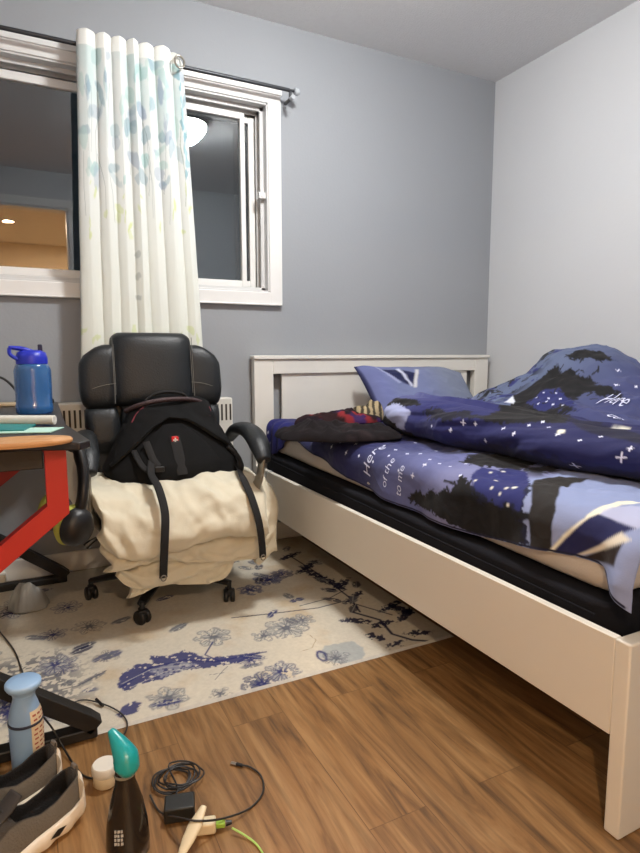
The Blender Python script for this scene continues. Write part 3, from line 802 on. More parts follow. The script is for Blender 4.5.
# ---- upper comforter: a rolled-back ridge in front and a high mound behind
FYk = [-2.05, -1.84, -1.65, -1.4, -1.1, -.9, -.72, -.62, -.5, -.36]
FXk = [-1.19, -1.19, -1.235, -1.25, -1.26, -1.25, -1.20, -1.12, -.95, -.78]
HRk = [.115, .115, .12, .13, .145, .15, .145, .12, .07, .03]
RW = .30
def xfront(y): return np.interp(y, FYk, FXk) + .012 * np.sin(y * 17)
def mound(x, y):
    dx = (x + .36); dy = (y + .98)
    d = np.sqrt((dx / np.where(dx < 0, .62, .50)) ** 2 + (dy / np.where(dy > 0, .68, .95)) ** 2)
    d = d + .10 * (fbm(x * 3.3 + 2, y * 3.3, 61) - .5)
    return .305 * np.interp(d, [0, .08, .16, .24, .34, .46, .62, .8, 1.0], [1, .985, .93, .82, .60, .44, .30, .14, 0])
def comf_z(x, y):
    x = np.asarray(x, float); y = np.asarray(y, float)
    zb = .668 + .02 * fbm(x * 4, y * 4, 3)
    xf = xfront(y); t = (x - xf) / RW
    hr = np.interp(y, FYk, HRk)
    roll = .634 + hr * np.sqrt(np.clip(1 - (2 * t - 1) ** 2, 0, 1)) ** .8
    z2 = zb + mound(x, y)
    # a second overlapping fold low on the right of the mound
    ln = x - (-.78 + .25 * (y + 1.3)); z2 = z2 + .045 * np.exp(-(ln / .06) ** 2) * np.clip((-1.15 - y) / .15, 0, 1)
    a_ = np.where(t < 1, roll, 0); k_ = .02
    return np.maximum(a_, z2) + k_ * np.exp(-np.abs(a_ - z2) / k_) * .35
def cwr(x, y, tt):
    w1 = .024 * (ridge(x * 4.5 + y * 1.5, y * 3.2, 17) - .62) + .012 * (fbm(x * 11 + y * 4, y * 9, 19) - .5)
    w2 = .030 * (ridge(x * 13 + y * 2.5, y * 3.0, 23) - .6) * np.exp(-((tt - .15) / .22) ** 2)
    w3 = .030 * (ridge(x * 7 - y * 3, y * 6 + x * 3, 71) - .62) * np.clip((tt - .3) / .2, 0, 1)
    return w1 + w2 + w3
nu, nv = 330, 440; n1_ = 90
yy = np.linspace(-2.055, -.36, nv)
rows = []
for i in range(nu):
    xf = xfront(yy); hr = np.interp(yy, FYk, HRk); xc = xf + RW / 2
    if i < n1_:
        an = -PI / 2 - PI * (i / n1_)
        ex = RW / 2 * np.sign(np.cos(an)) * abs(math.cos(an)) ** .85
        xr_ = xc + ex; zr_ = .634 + hr / 2 + hr / 2 * math.copysign(abs(math.sin(an)) ** .9, math.sin(an))
        w_ = cwr(xr_ * .5 + zr_ * 1.2, yy, xr_ - xf) * math.sin(PI * min(1, i / n1_ * .98 + .02)) ** .4 * (i > 0)
        rows.append((xr_ - w_ * max(0, -math.cos(an)) * 1.2, yy, np.maximum(zr_ + w_ * max(0, math.sin(an)), .633)))
    else:
        s0 = (i - n1_ + .6) / (nu - 1 - n1_ + .6)
        xr_ = xc + (-.03 - xc) * s0
        rows.append((xr_, yy, np.maximum(comf_z(xr_, yy) + cwr(xr_, yy, xr_ - xf) * (1 - .0 * s0), .636)))
Xg = np.stack([r_[0] for r_ in rows]); Yg2 = np.stack([r_[1] for r_ in rows]); Zg = np.stack([r_[2] for r_ in rows])
arc_ = np.concatenate([np.zeros((1, nv)), np.cumsum(np.hypot(np.diff(Xg, axis=0), np.diff(Zg, axis=0)), axis=0)])
Xg, Yg, Zg, AR = Xg.ravel(), Yg2.ravel(), Zg.ravel(), arc_.ravel()
CV = np.stack([Xg, Yg, Zg], 1)
Cx = picker(CV, AR, Yg)
P = Paint(AR, Yg, (38, 40, 92)); P.soft = .006
tt = Xg - np.interp(Yg, FYk, FXk)
onroll = np.clip((.31 - tt) / .05, 0, 1)
P.put(np.clip((Yg + 1.0) / .3, 0, 1) * onroll, LAV, .75)
P.put(np.clip((-1.1 - Yg) / .5, 0, 1) * onroll, (28, 30, 74), .8)
back = np.clip((tt - .29) / .03, 0, 1)
P.put(back, SLATE)
P.put(back * np.clip((-1.02 - Yg) / .3, 0, 1), (58, 62, 104), .95)
P.put(back * np.clip((Yg + .75) / .1, 0, 1), (116, 124, 150), .8)
def T(pts, col, amp=.012, fr=90, seed=3, a_=1): P.poly([Cx(*p) for p in pts], col, a_, amp, fr, seed)
nz_ = np.clip((fbm(AR * 30, Yg * 30, 77) - .52) * 16, 0, 1) * np.clip((Yg + .98) / .1, 0, 1) * np.clip((tt - .22) / .04, 0, 1)
P.put(nz_, BLK, .95)
nz_ = np.clip((fbm(AR * 26, Yg * 26, 97) - .60) * 16, 0, 1) * np.clip((Yg + 1.05) / .1, 0, 1) * np.clip((tt - .22) / .04, 0, 1)
P.put(nz_, (38, 42, 100), .9)
T([(500, 406), (512, 396), (528, 390), (545, 372), (556, 363), (560, 372), (570, 368), (578, 376), (590, 376), (598, 384), (612, 386), (622, 398), (608, 394), (600, 396), (590, 390), (580, 394), (572, 402), (576, 410), (566, 412), (566, 422), (500, 424), (480, 418)], BLK, .012, 80, 3)
T([(526, 402), (534, 396), (545, 388), (558, 386), (566, 394), (578, 404), (568, 406), (560, 402), (548, 408), (536, 408)], (36, 40, 94), .012, 80, 4)
T([(564, 356), (574, 350), (586, 348), (602, 350), (618, 360), (606, 359), (596, 360), (586, 356), (576, 360)], BLK, .010, 90, 5)
T([(496, 402), (512, 394), (548, 372), (540, 384), (520, 398), (506, 406)], BLK, .004, 60, 6)
T([(504, 401), (512, 394), (513, 403)], (206, 210, 220), .002, 40, 6)
T([(420, 414), (440, 406), (470, 412), (500, 416), (495, 424), (440, 420)], BLK, .03, 60, 8, .9)
T([(514, 414), (568, 414), (566, 421), (520, 421)], BLK, .012, 80, 12)
T([(560, 414), (600, 424), (650, 436), (650, 448), (610, 436), (580, 428)], (24, 24, 48), .006, 60, 13)  # shade of the overlapping fold, painted into the cloth colour
rs = random.Random(21)
def twigs(n, x0, x1, y0, y1, col=BLK):
    for i in range(n):
        a0 = Cx(rs.uniform(x0, x1), rs.uniform(y0, y1)); an = rs.uniform(0, 6.28); L0 = rs.uniform(.012, .035)
        P.line([a0, (a0[0] + L0 * math.cos(an), a0[1] + L0 * math.sin(an))], .004, col)
twigs(26, 545, 605, 368, 396); twigs(14, 508, 548, 390, 404); twigs(14, 566, 618, 350, 360); twigs(10, 590, 622, 386, 398); twigs(16, 552, 584, 396, 412, (36, 40, 90))
# left end of the roll: pale sky with dark tree
T([(384, 396), (402, 398), (410, 412), (404, 430), (390, 428), (382, 412)], (164, 170, 206), .006, 60, 35, .9)
T([(376, 392), (396, 396), (416, 398), (420, 404), (404, 406), (394, 402), (384, 404)], BLK, .012, 110, 31)
T([(372, 402), (382, 408), (388, 420), (398, 430), (410, 434), (420, 446), (388, 440), (374, 428)], BLK, .014, 110, 33)
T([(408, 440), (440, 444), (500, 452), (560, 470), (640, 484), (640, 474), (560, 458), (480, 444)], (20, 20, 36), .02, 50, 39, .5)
for px, py, s_ in ((463, 423, .008), (475, 424, .005), (503, 427, .006), (513, 433, .005), (529, 425, .005), (548, 426, .006), (557, 434, .006), (580, 440, .005), (485, 441, .004), (543, 421, .005), (575, 467, .012), (621, 458, .012), (600, 436, .005), (622, 400, .006), (618, 370, .006), (635, 386, .005), (616, 384, .007), (560, 398, .004), (546, 400, .004), (538, 402, .004), (552, 404, .004), (630, 448, .006), (450, 430, .005), (430, 426, .004), (536, 396, .003), (543, 392, .003), (556, 392, .003), (548, 398, .003), (562, 404, .003)):
    star(Cx(px, py), s_, .0026)
P.ell(Cx(561, 431), .014, .010, 1, (226, 224, 206), amp=.006); P.ell(Cx(620, 427), .010, .020, .3, (226, 224, 206), amp=.008)
comf = thing('comforter', (-.7, -1.2, .632), 'thick navy star and tree print comforter heaped against the right wall', 'bedding')
mb = MB(); mb.add(CV.tolist(), grid_faces(nu, nv))
o = mb.build('comforter_cloth', cloth_m, comf, color=P.C, angle=180)
s_ = o.modifiers.new('solid', 'SOLIDIFY'); s_.thickness = .004; s_.offset = 0
g2 = CV.reshape(nu, nv, 3)
def cpos(a, b_, p0, lift):
    A_ = p0[0] - a * .1 + b_ * 2.3; Y_ = p0[1] - a
    j = int(np.clip(np.searchsorted(yy, Y_), 1, nv - 1)); i = int(np.clip(np.searchsorted(arc_[:, j], A_), 1, nu - 1))
    i0 = (A_ - arc_[i - 1, j]) / max(1e-6, arc_[i, j] - arc_[i - 1, j]); p_ = g2[i - 1, j] * (1 - i0) + g2[i, j] * i0
    return (float(p_[0]) - lift * .4, Y_, float(p_[2]) + lift)
lettering('Here', Cx(594, 404), .05, comf, cpos, .007)
lettering('be', Cx(606, 416), .042, comf, cpos, .007)

# ---- pillow propped against the headboard
ph_, pw = .40, .70
nu, nv = 90, 70
a = np.linspace(-1, 1, nu); bb = np.linspace(-1, 1, nv); Ag, Bg = np.meshgrid(a, bb, indexing='ij'); Ag = Ag.ravel(); Bg = Bg.ravel()
def pillow_pos(Ag, Bg, sgn):
    pinch = 1 - .07 * (1 - np.abs(Ag) ** 2) * np.abs(Bg) ** 3; pin2 = 1 - .07 * (1 - Bg ** 2) * np.abs(Ag) ** 3
    lx_ = Ag * pw / 2 * pin2; lz_ = Bg * ph_ / 2 * pinch
    th_ = .075 * np.clip((1 - np.abs(Ag) ** 2.6) * (1 - np.abs(Bg) ** 2.6), 0, 1) ** .55
    th_ = th_ * (1 + .35 * (fbm(Ag * 2.3 + 4, Bg * 2.3, 6) - .5)) + .012 * (ridge(Ag * 3 + Bg, Bg * 3, 9) - .5) * (1 - np.maximum(np.abs(Ag), np.abs(Bg)) ** 6)
    ang = math.radians(48)
    c = Vector((-.665, -.275, .742))
    # local: lx along x, lz along slope, normal
    Y_ = c.y + lz_ * math.cos(ang) - sgn * th_ * math.sin(ang)
    Z_ = c.z + lz_ * math.sin(ang) + sgn * th_ * math.cos(ang)
    Z_ = Z_ - .055 * np.clip(Ag - .45, 0, 1) ** 1 * 1.2 + .01 * np.exp(-((Ag + .85) / .15) ** 2)
    return c.x + lx_, Y_, Z_
V = []; F = []; C = []
for sgn in (1, -1):
    xx, y2, zz = pillow_pos(Ag, Bg, sgn)
    n0 = len(V); V += np.stack([xx, y2, zz], 1).tolist(); F += [tuple(i + n0 for i in f) for f in grid_faces(nu, nv)]
    P = Paint(Ag, Bg, (106, 114, 150))
    P.put(np.clip((Ag + .1) * 2, 0, 1), (118, 126, 146), .9)
    P.put(np.clip((-.5 - Ag) * 4, 0, 1), (98, 104, 150), .8)
    P.soft = .03; P.poly([(-.72, .74), (-.35, .66), (-.12, .40), (-.30, .02), (-.46, .2)], (28, 32, 70))
    P.poly([(-.42, .72), (-.36, .72), (-.30, .05), (-.34, .05)], (190, 194, 214))
    P.poly([(-.12, .62), (-.06, .62), (-.26, .0), (-.31, .02)], (196, 196, 200))
    P.poly([(-.74, .84), (-.70, .84), (-.48, .18), (-.52, .18)], (150, 156, 190))
    P.poly([(-.3, -.5), (.3, -.55), (1, -.3), (1, -1), (-.3, -1)], BLK, 1, .3, 7, 5)
    P.put(np.clip((Bg - .955) * 40, 0, 1), (28, 30, 74))
    P.put(np.clip((-.96 - Ag) * 40, 0, 1), (28, 30, 74))
    C.append(P.C)
mb = MB(); mb.add(V, F)
o = mb.build('pillow', cloth_m, color=np.concatenate(C), angle=180)
bm = bmesh.new(); bm.from_mesh(o.data); bmesh.ops.remove_doubles(bm, verts=bm.verts, dist=.0004); bmesh.ops.recalc_face_normals(bm, faces=bm.faces); bm.to_mesh(o.data); bm.free()
tag(o, 'pale blue pillow with dark tent print propped against the headboard', 'pillow')

# ---- clothes and a striped bag by the pillow
def heap(name, cx_, cy_, rx, ry, h, z0, seed, colf, m, label, cat, rot=0, n=70):
    a = np.linspace(0, 1, n); t = np.linspace(0, 2 * PI, 90)[:-1]
    V = []; rings = []
    Rr = np.sin(np.linspace(0, PI / 2, n // 2))
    for i, rr in enumerate(Rr):
        ring = []
        wob = 1 + .22 * (fbm(np.cos(t) * 1.6 + 5, np.sin(t) * 1.6 + seed, seed) - .5) * 2
        px_ = rr * rx * np.cos(t) * wob; py_ = rr * ry * np.sin(t) * wob
        zz_ = h * np.clip(1 - rr ** 3, 0, 1) ** .5 * (.25 + 1.1 * ridge(px_ * 11, py_ * 11 + seed, seed) * fbm(px_ * 9, py_ * 9, seed + 4) * 1.3) + .002
        X_ = cx_ + px_ * math.cos(rot) - py_ * math.sin(rot); Y_ = cy_ + px_ * math.sin(rot) + py_ * math.cos(rot)
        rings.append(list(zip(X_.tolist(), Y_.tolist(), (z0 + zz_).tolist())))
    rings = rings[::-1]
    mb = MB(); mb.loft(rings, cap=True)
    arr = np.array(mb.v); C_ = colf(arr[:, 0], arr[:, 1], arr[:, 2])
    o = mb.build(name, m, color=C_, angle=180)
    tag(o, label, cat); return o
fabm = mat('dark_knit_fabric', (255, 255, 255), 0.9, vcol=True, bump=0.2, bscale=300, spec=.15)
def cf(X, Y, Z):
    P = Paint(X, Y, (26, 22, 24)); P.put((fbm(X * 30 + Y * 8, Y * 30, 4) > .62) * .5, (52, 42, 44)); return P.C
def cr_(X, Y, Z):
    P = Paint(X, Y, (132, 44, 48)); P.put((np.sin(X * 40 + Y * 60 + 6 * fbm(X * 8, Y * 8, 2)) > .1).astype(float), (40, 36, 84), .9); P.put(np.clip((fbm(X * 16, Y * 16, 9) - .47) * 20, 0, 1), (30, 24, 26), .95); return P.C
def cs(X, Y, Z):
    P = Paint(X, Y, (164, 148, 116)); P.put((np.sin(X * 190 - Y * 90 + 5 * fbm(X * 12, Y * 12, 2)) > .2).astype(float), (40, 38, 36), .9); return P.C
p = at(338, 430, z=.67)
heap('black_trousers', p.x, p.y, .25, .15, .062, .642, 3, cf, fabm, 'crumpled black clothing lying on the bed near the headboard', 'clothing', rot=-.25)
p = at(338, 414, z=.69)
heap('red_shirt', p.x + .03, p.y + .02, .22, .08, .050, .645, 9, cr_, fabm, 'crumpled red and navy clothing behind the black clothing', 'clothing', rot=-.05)
p = at(362, 409, z=.70)
heap('striped_pouch', p.x + .02, p.y, .085, .07, .10, .645, 14, cs, fabm, 'beige and black striped soft pouch beside the pillow', 'pouch')
# ---- thin plastic strap hanging on the rail near the headboard
cp = mat('clear_crumpled_plastic', (216, 216, 212), 0.25, spec=.7)
b = MB()
b.tube([(-1.512, -.16, .415), (-1.53, -.175, .416), (-1.532, -.19, .37), (-1.53, -.18, .335), (-1.535, -.21, .32)], .006, 8, smooth=6, flat=.5)
b.tube([(-1.512, -.24, .415), (-1.532, -.235, .415), (-1.532, -.215, .36), (-1.531, -.225, .33), (-1.531, -.25, .318)], .005, 8, smooth=6, flat=.5)
tag(b.build('plastic_strip', cp), 'clear crumpled plastic strip hanging over the bed rail near the headboard', 'plastic strip')

# =================================================================== OFFICE CHAIR
CXc, CYc = -2.052, -.43
ch = thing('office_chair', (CXc, CYc, .006), 'black padded leather office chair with curved armrests and wheels', 'office chair')
ca = math.radians(-3)
Rz = rotz(ca)
def W(x, y, z):      # chair local -> world (front = -y)
    q = Rz @ Vector((x, y, 0)); return (CXc + q.x, CYc + q.y, z)
def lean(z): return .155 + .10 * max(0, (z - .45)) + .06 * max(0, z - .8) + (.02 if z < .6 else 0)
def pad(zs, lf, rf, T, e=.55, n=36, yoff=0.0, sh=4.0, puffy=.0, zcap=None):
    rings = []
    z0, z1 = zs; m = 22
    for i in range(m + 1):
        v_ = i / m; w_ = math.sin((v_ - .5) * PI)            # denser near the ends
        zc = (z0 + z1) / 2 + (z1 - z0) / 2 * w_
        k_ = (1 - abs(w_) ** sh) ** (1 / sh) if abs(w_) < 1 else 0
        k_ = max(k_, .02)
        l_, r_ = lf(zc), rf(zc); c_ = (l_ + r_) / 2; hw = (r_ - l_) / 2
        hw2 = hw - .045 * (1 - k_) if hw > .05 else hw * (.4 + .6 * k_)
        ring = []
        for j in range(n):
            t = 2 * PI * j / n; cc, ss = math.cos(t), math.sin(t)
            X_ = c_ + hw2 * math.copysign(abs(cc) ** e, cc); Yy = T * k_ * math.copysign(abs(ss) ** e, ss)
            ring.append(W(X_, lean(zc) + yoff + Yy, zc))
        rings.append(ring)
    return rings
hwid = lambda z: float(np.interp(z, [.36, .5, .62, .75, .82, .92, .955, .985, 1.0], [.225, .25, .265, .283, .288, .285, .268, .235, .20]))
back = MB().loft(pad((.38, .97), lambda z: -hwid(z) + .03, lambda z: hwid(z) - .03, .03, yoff=.035)).build('backrest', LEATHER, ch, angle=180)
for s in (-1, 1):
    lo_ = (lambda z: -hwid(z)) if s < 0 else (lambda z: .135)
    hi_ = (lambda z: -.135) if s < 0 else (lambda z: hwid(z))
    MB().loft(pad((.742, 1.0), lo_, hi_, .062)).build('upper_bolster', LEATHER, back, angle=180)
    MB().loft(pad((.40, .752), lo_, hi_, .060, yoff=-.002)).build('lower_bolster', LEATHER, back, angle=180)
    # stitching
    pts = [W(s * (.155 + (hwid(z) - .02 - .155) * t_), lean(.82) - .0625 - .0, z) for t_, z in [(0, .83), (.35, .822), (.7, .81), (.95, .80)]]
    MB().tube([W(s * .15, lean(.86) - .066, .845), W(s * .20, lean(.84) - .067, .838), W(s * .25, lean(.82) - .058, .822)], .0012, 6, smooth=6).build('stitching', STITCH, back)
    pts = [W(s * .153, lean(z) - .069 + (.005 if z > .98 else 0), z) for z in np.linspace(.80, 1.0, 14)]
    MB().tube(pts, .0011, 6).build('stitching', STITCH, back)
cen = lambda k: (lambda z: k * float(np.interp(z, [.4, .74, .76, 1.03, 1.05], [.135, .14, .172, .165, .15])))
MB().loft(pad((.748, 1.05), cen(-1), cen(1), .078, e=.6, sh=5)).build('headrest', LEATHER, back, angle=180)
MB().loft(pad((.42, .76), cen(-1), cen(1), .05, yoff=-.004)).build('lumbar_panel', LEATHER, back, angle=180)
for s in (-1, 1):
    pts = [W(s * .158, lean(z) - .0755, z) for z in np.linspace(.765, 1.03, 12)]
    MB().tube(pts, .0012, 6).build('stitching', STITCH, back)
# seat
rings = []
for i in range(19):
    v_ = i / 18; w_ = math.sin((v_ - .5) * PI); yc = -.02 + .27 * w_
    k_ = max((1 - abs(w_) ** 4) ** .25, .03) if abs(w_) < 1 else .03
    ring = []
    for j in range(40):
        t = 2 * PI * j / 40; cc, ss = math.cos(t), math.sin(t)
        ring.append(W(.255 * (.85 + .15 * k_) * math.copysign(abs(cc) ** .5, cc), yc, .352 + .055 * k_ * math.copysign(abs(ss) ** .6, ss)))
    rings.append(ring)
MB().loft(rings).build('seat', LEATHER, ch, angle=180)
MB().box((CXc - .11, CYc - .13, .262), (CXc + .11, CYc + .12, .302)).build('tilt_mechanism', DARKM, ch, bevel=.01)
MB().lathe([(.028, .11), (.028, .2), (.02, .2), (.02, .265)], (CXc, CYc, 0)).build('gas_lift', DARKM, ch)
MB().tube([W(-.05, -.03, .28), W(-.24, -.09, .29), W(-.30, -.10, .262)], [.006, .006, .013], 8, smooth=4).build('height_lever', BLACKP, ch)
# arms: padded curved rest on a flat metal loop
for s in (-1, 1):
    P_ = [W(s * 0.285 + .016, .11, .60), W(s * 0.291 + .016, .02, .648), W(s * 0.298 + .016, -.08, .662), W(s * 0.301 + .016, -.18, .655), W(s * 0.301 + .016, -.265, .622), W(s * 0.300 + .016, -.32, .572)]
    MB().tube(P_, [.026, .034, .039, .042, .041, .026], 18, smooth=6, flat=.72, upv=(0, -.35, 1)).build('armrest', LEATHER, ch, angle=180)
    dn = [W(s * 0.300 + .016, -.30, .585), W(s * .295 + .012, -.27, .48), W(s * .265, -.20, .38), W(s * .20, -.14, .318), W(s * .10, -.06, .305)]
    MB().tube(dn, .026, 12, smooth=6, flat=.32, upv=(s, 0, .2)).build('arm_bracket', STEEL, ch, angle=180)
    up_ = [W(s * .268, .10, .59), W(s * .268, .13, .5), W(s * .255, .12, .42), W(s * .20, .05, .315)]
    MB().tube(up_, .018, 12, smooth=6, flat=.32, upv=(s, 0, .2)).build('arm_bracket', STEEL, ch, angle=180)
# star base: five legs with twin-wheel casters
MB().lathe([(.05, .075), (.055, .09), (.05, .115), (.036, .13)], (CXc, CYc, 0)).build('base_hub', BLACKP, ch)
A0 = math.atan2(-.685 - CYc, -2.195 - CXc)
for i in range(5):
    a_ = A0 + i * 2 * PI / 5; dx, dy = math.cos(a_), math.sin(a_)
    MB().tube([(CXc + dx * .03, CYc + dy * .03, .098), (CXc + dx * .17, CYc + dy * .17, .094), (CXc + dx * .29, CYc + dy * .29, .078)], [.032, .026, .017], 10, flat=.6).build('base_leg', BLACKP, ch)
    cx_, cy_ = CXc + dx * .288, CYc + dy * .288
    ca_ = MB().tube([(cx_, cy_, .045), (cx_, cy_, .085)], .009, 10).box((cx_ - .012, cy_ - .02, .03), (cx_ + .012, cy_ + .02, .058)).build('caster', BLACKP, ch, bevel=.003)
    wa = a_ + 1.1 + i; wx, wy = -math.sin(wa), math.cos(wa)
    for s in (-1, 1):
        q = Matrix.Rotation(wa, 3, 'Z') @ Matrix.Rotation(PI / 2, 3, 'X')
        c_ = Vector((cx_, cy_, .0285)) + Vector((wx, wy, 0)) * (s * .0125)
        MB().lathe([(.004, -.009), (.022, -.009), (.027, -.005), (.0275, .005), (.022, .009), (.004, .009)], c_, n=22, M=q).build('wheel', BLACKP, ca_, angle=60)

# ---- folded cream comforter on the seat
def layer(mb, xa, xb, path, th, seed, nx=110, tilt=0.0):
    """a soft slab that follows a side path (y,z), from xa to xb"""
    Pp, _ = catmull([Vector((0, a_, b_)) for a_, b_ in path], [1] * len(path), 11)
    Pn = np.array([[p.y, p.z] for p in Pp]); L_ = len(Pn)
    tn = np.gradient(Pn, axis=0); tn /= np.linalg.norm(tn, axis=1)[:, None]; nr = np.stack([tn[:, 1], -tn[:, 0]], 1)   # outward (front/up)
    nr = -nr
    v_ = np.linspace(0, 1, L_); e_ = np.clip(1 - np.abs(2 * v_ - 1) ** 9, 0, 1) ** .3; e_ = np.maximum(e_, .1)
    rings = []
    for i in range(nx + 1):
        t = i / nx; w_ = math.sin((t - .5) * PI); k_ = max((1 - abs(w_) ** 6) ** .25, .05) if abs(w_) < 1 else .05
        edge = .014 * np.sin(v_ * 9 + seed * 2) + .03 * (fbm(v_ * 4, v_ * 0 + (0 if w_ < 0 else 7), seed) - .5)
        xm = (xa + xb) / 2 + (xb - xa) / 2 * w_ + edge * abs(w_) ** 2 * (1 if w_ > 0 else -1)
        dn = .024 * (ridge(xm * 6 + v_ * 3, v_ * 4 - xm * 3, seed) - .62) + .022 * (ridge(xm * 13 - v_ * 3, v_ * 3.5 + xm * 4, seed + 9, 2) - .6) + .014 * (fbm(xm * 22, v_ * 14, seed + 3) - .5)
        sag = .020 * math.sin(t * 9 + seed) + tilt * (t - .5)
        base = Pn + np.stack([0 * v_, sag * np.clip(v_ * 2, 0, 1) + .03 * (abs(w_) ** 8) * v_], 1)
        hh = th / 2 * k_ * e_
        top = base + nr * (-(hh + dn * k_ * (.4 + .6 * e_)))[:, None]; bot = base + nr * (hh)[:, None]
        rings.append([(float(xm[j]), float(top[j, 0]), float(top[j, 1])) for j in range(L_)] + [(float(xm[j]), float(bot[j, 0]), float(bot[j, 1])) for j in range(L_ - 1, -1, -1)])
    mb.loft(rings)
mb = MB()
layer(mb, -2.335, -1.735, [(-.30, .450), (-.42, .458), (-.55, .462), (-.66, .448), (-.735, .405), (-.768, .345), (-.760, .31)], .085, 2, tilt=-.02)
layer(mb, -2.315, -1.735, [(-.60, .370), (-.67, .355), (-.72, .32), (-.742, .27), (-.738, .235)], .05, 5, tilt=.02)
layer(mb, -2.285, -1.725, [(-.60, .315), (-.65, .295), (-.695, .255), (-.718, .21), (-.715, .175)], .042, 8, tilt=.03)
layer(mb, -2.245, -1.85, [(-.58, .28), (-.63, .26), (-.675, .22), (-.70, .175), (-.70, .13)], .036, 11, tilt=.05)
layer(mb, -1.80, -1.675, [(-.35, .43), (-.48, .44), (-.60, .42), (-.68, .36), (-.70, .27), (-.69, .18)], .06, 14, nx=40)
tag(mb.build('folded_comforter', CREAM, None, angle=180), 'cream folded comforter heaped on the office chair seat and hanging over its front', 'bedding')

# ---- backpack
bp_ = thing('backpack', (-2.03, -.50, .48), 'black nylon backpack slumped on the office chair with a small red badge', 'backpack')
BCX = -2.02
def bk(z):   # half width left, right, centre y, half depth
    t = (z - .455) / .33
    l = float(np.interp(t, [0, .08, .25, .5, .75, .92, 1.0], [.20, .245, .262, .215, .170, .150, .10]))
    r_ = float(np.interp(t, [0, .08, .25, .5, .75, .92, 1.0], [.22, .275, .265, .225, .185, .165, .12]))
    d_ = float(np.interp(t, [0, .08, .3, .6, .9, 1.0], [.085, .115, .12, .095, .065, .03]))
    cy_ = -.515 + .125 * t
    return l, r_, cy_, d_
rings = []
for i in range(41):
    z = .455 + .325 * (i / 40)
    l, r_, cy_, d_ = bk(z); ring = []
    for j in range(72):
        t = 2 * PI * j / 72; cc, ss = math.cos(t), math.sin(t)
        hw = r_ if cc > 0 else l
        X_ = hw * math.copysign(abs(cc) ** .72, cc); Y_ = d_ * math.copysign(abs(ss) ** .72, ss)
        w_ = .026 * (float(ridge(np.array([X_ * 9 + z * 5]), np.array([z * 10 + Y_ * 6.]), 6)[0]) - .6)
        ring.append((BCX + X_ * (1 + w_), cy_ + Y_ * (1 + w_ * 2.2) , z + (.012 * math.sin(X_ * 9) if i > 30 else 0) + (0.02 * abs(X_ / .25) ** 2 if i < 3 else 0)))
    rings.append(ring)
body = MB().loft(rings).build('bag_body', BAGM, bp_, angle=180)
def front(x, z, out=0.0):
    """a point on the bag's front"""
    l, r_, cy_, d_ = bk(z); X_ = x; hw = r_ if X_ > 0 else l
    cc = min(abs(X_) / hw, .995) ** (1 / .72); ss = math.sqrt(max(0, 1 - cc * cc))
    return (BCX + X_, cy_ - d_ * ss ** .72 - out, z)
# arched front flap: a raised panel whose lower edge is an inverted V with a thick rolled lip
def VE(x_): return float(np.interp(x_, [-.245, -.20, -.14, -.08, -.02, .05, .10, .15, .20, .235], [.555, .592, .640, .690, .722, .712, .682, .644, .612, .572]))
gu, gv = 60, 26; Vf = []
for i in range(gu + 1):
    for j in range(gv + 1):
        z_ = 0; x_ = -.24 + .47 * i / gu; v0 = VE(x_); 
        zt_ = float(np.interp(abs(x_), [0, .10, .15, .18, .21, .245], [.765, .758, .735, .69, .65, .585])); zt_ = max(zt_, v0 + .012)
        b_ = (j / gv) ** 1.4; z_ = v0 + (zt_ - v0) * b_; l, r_, cy_, d_ = bk(z_); lim = .97 * (r_ if x_ > 0 else l)
        xx_ = max(-lim, min(lim, x_)); o_ = .004 + .024 * math.exp(-((z_ - v0) / .028) ** 2) * min(1, b_ * 30 + .05) + .012 * (float(ridge(np.array([x_ * 14 + z_ * 9]), np.array([z_ * 12.]), 5)[0]) - .5)
        Vf.append(front(xx_, z_, o_))
MB().add(Vf, grid_faces(gu + 1, gv + 1)).build('front_flap', BAGM, body, angle=180)
for pts in ([(-.02, .722), (-.08, .690), (-.14, .640), (-.20, .592), (-.24, .56)], [(-.02, .722), (.05, .712), (.10, .682), (.15, .644), (.20, .612), (.235, .572)]):
    MB().tube([front(a_, b_, .016) for a_, b_ in pts], [.007] * len(pts), 10, smooth=8).build('flap_edge', mat('black_binding', (18, 18, 18), .8), body, angle=180)
# pocket panel
pp = [(-.13, .50), (.15, .505), (.165, .56), (.12, .62), (.05, .675), (-.02, .70), (-.07, .675), (-.12, .62), (-.15, .56)]
bm = MB(); g_ = 26; Vp = []
for i in range(g_ + 1):
    for j in range(g_ + 1):
        a_ = i / g_; z_ = .497 + .20 * (j / g_); hwp = float(np.interp(z_, [.49, .56, .62, .66, .70], [.145, .16, .12, .08, .03]))
        ed = min(1, 6 * min(a_, 1 - a_, j / g_, 1 - j / g_) + .05)
        Vp.append(front(-.005 + hwp * (2 * a_ - 1), z_, .004 + .014 * ed ** .5))
bm.add(Vp, grid_faces(g_ + 1, g_ + 1))
bm.build('front_pocket', BAGM, body, angle=180)
def strip(pts, w, name, m, parent, off=.02, th=.003):
    """flat webbing on the bag front: pts (x,z)"""
    v3 = [Vector(front(a_, b_, off)) for a_, b_ in pts]
    return MB().tube(v3, w / 2, 8, smooth=4, flat=th * 2 / w, upv=(0, -1, .2)).build(name, m, parent)
WEB2 = mat('faded_black_webbing', (24, 23, 23), 0.85, bump=.3, bscale=500)
strip([(-.01, .655), (-.005, .60), (0, .52)], .038, 'webbing', WEB2, body, .021)
strip([(-.115, .64), (-.10, .58), (-.085, .555)], .026, 'webbing', WEB2, body, .024)
q = front(-.083, .545, .028); MB().box((q[0] - .017, q[1] - .005, q[2] - .008), (q[0] + .017, q[1] + .004, q[2] + .012)).build('buckle', BLACKP, body, bevel=.003)
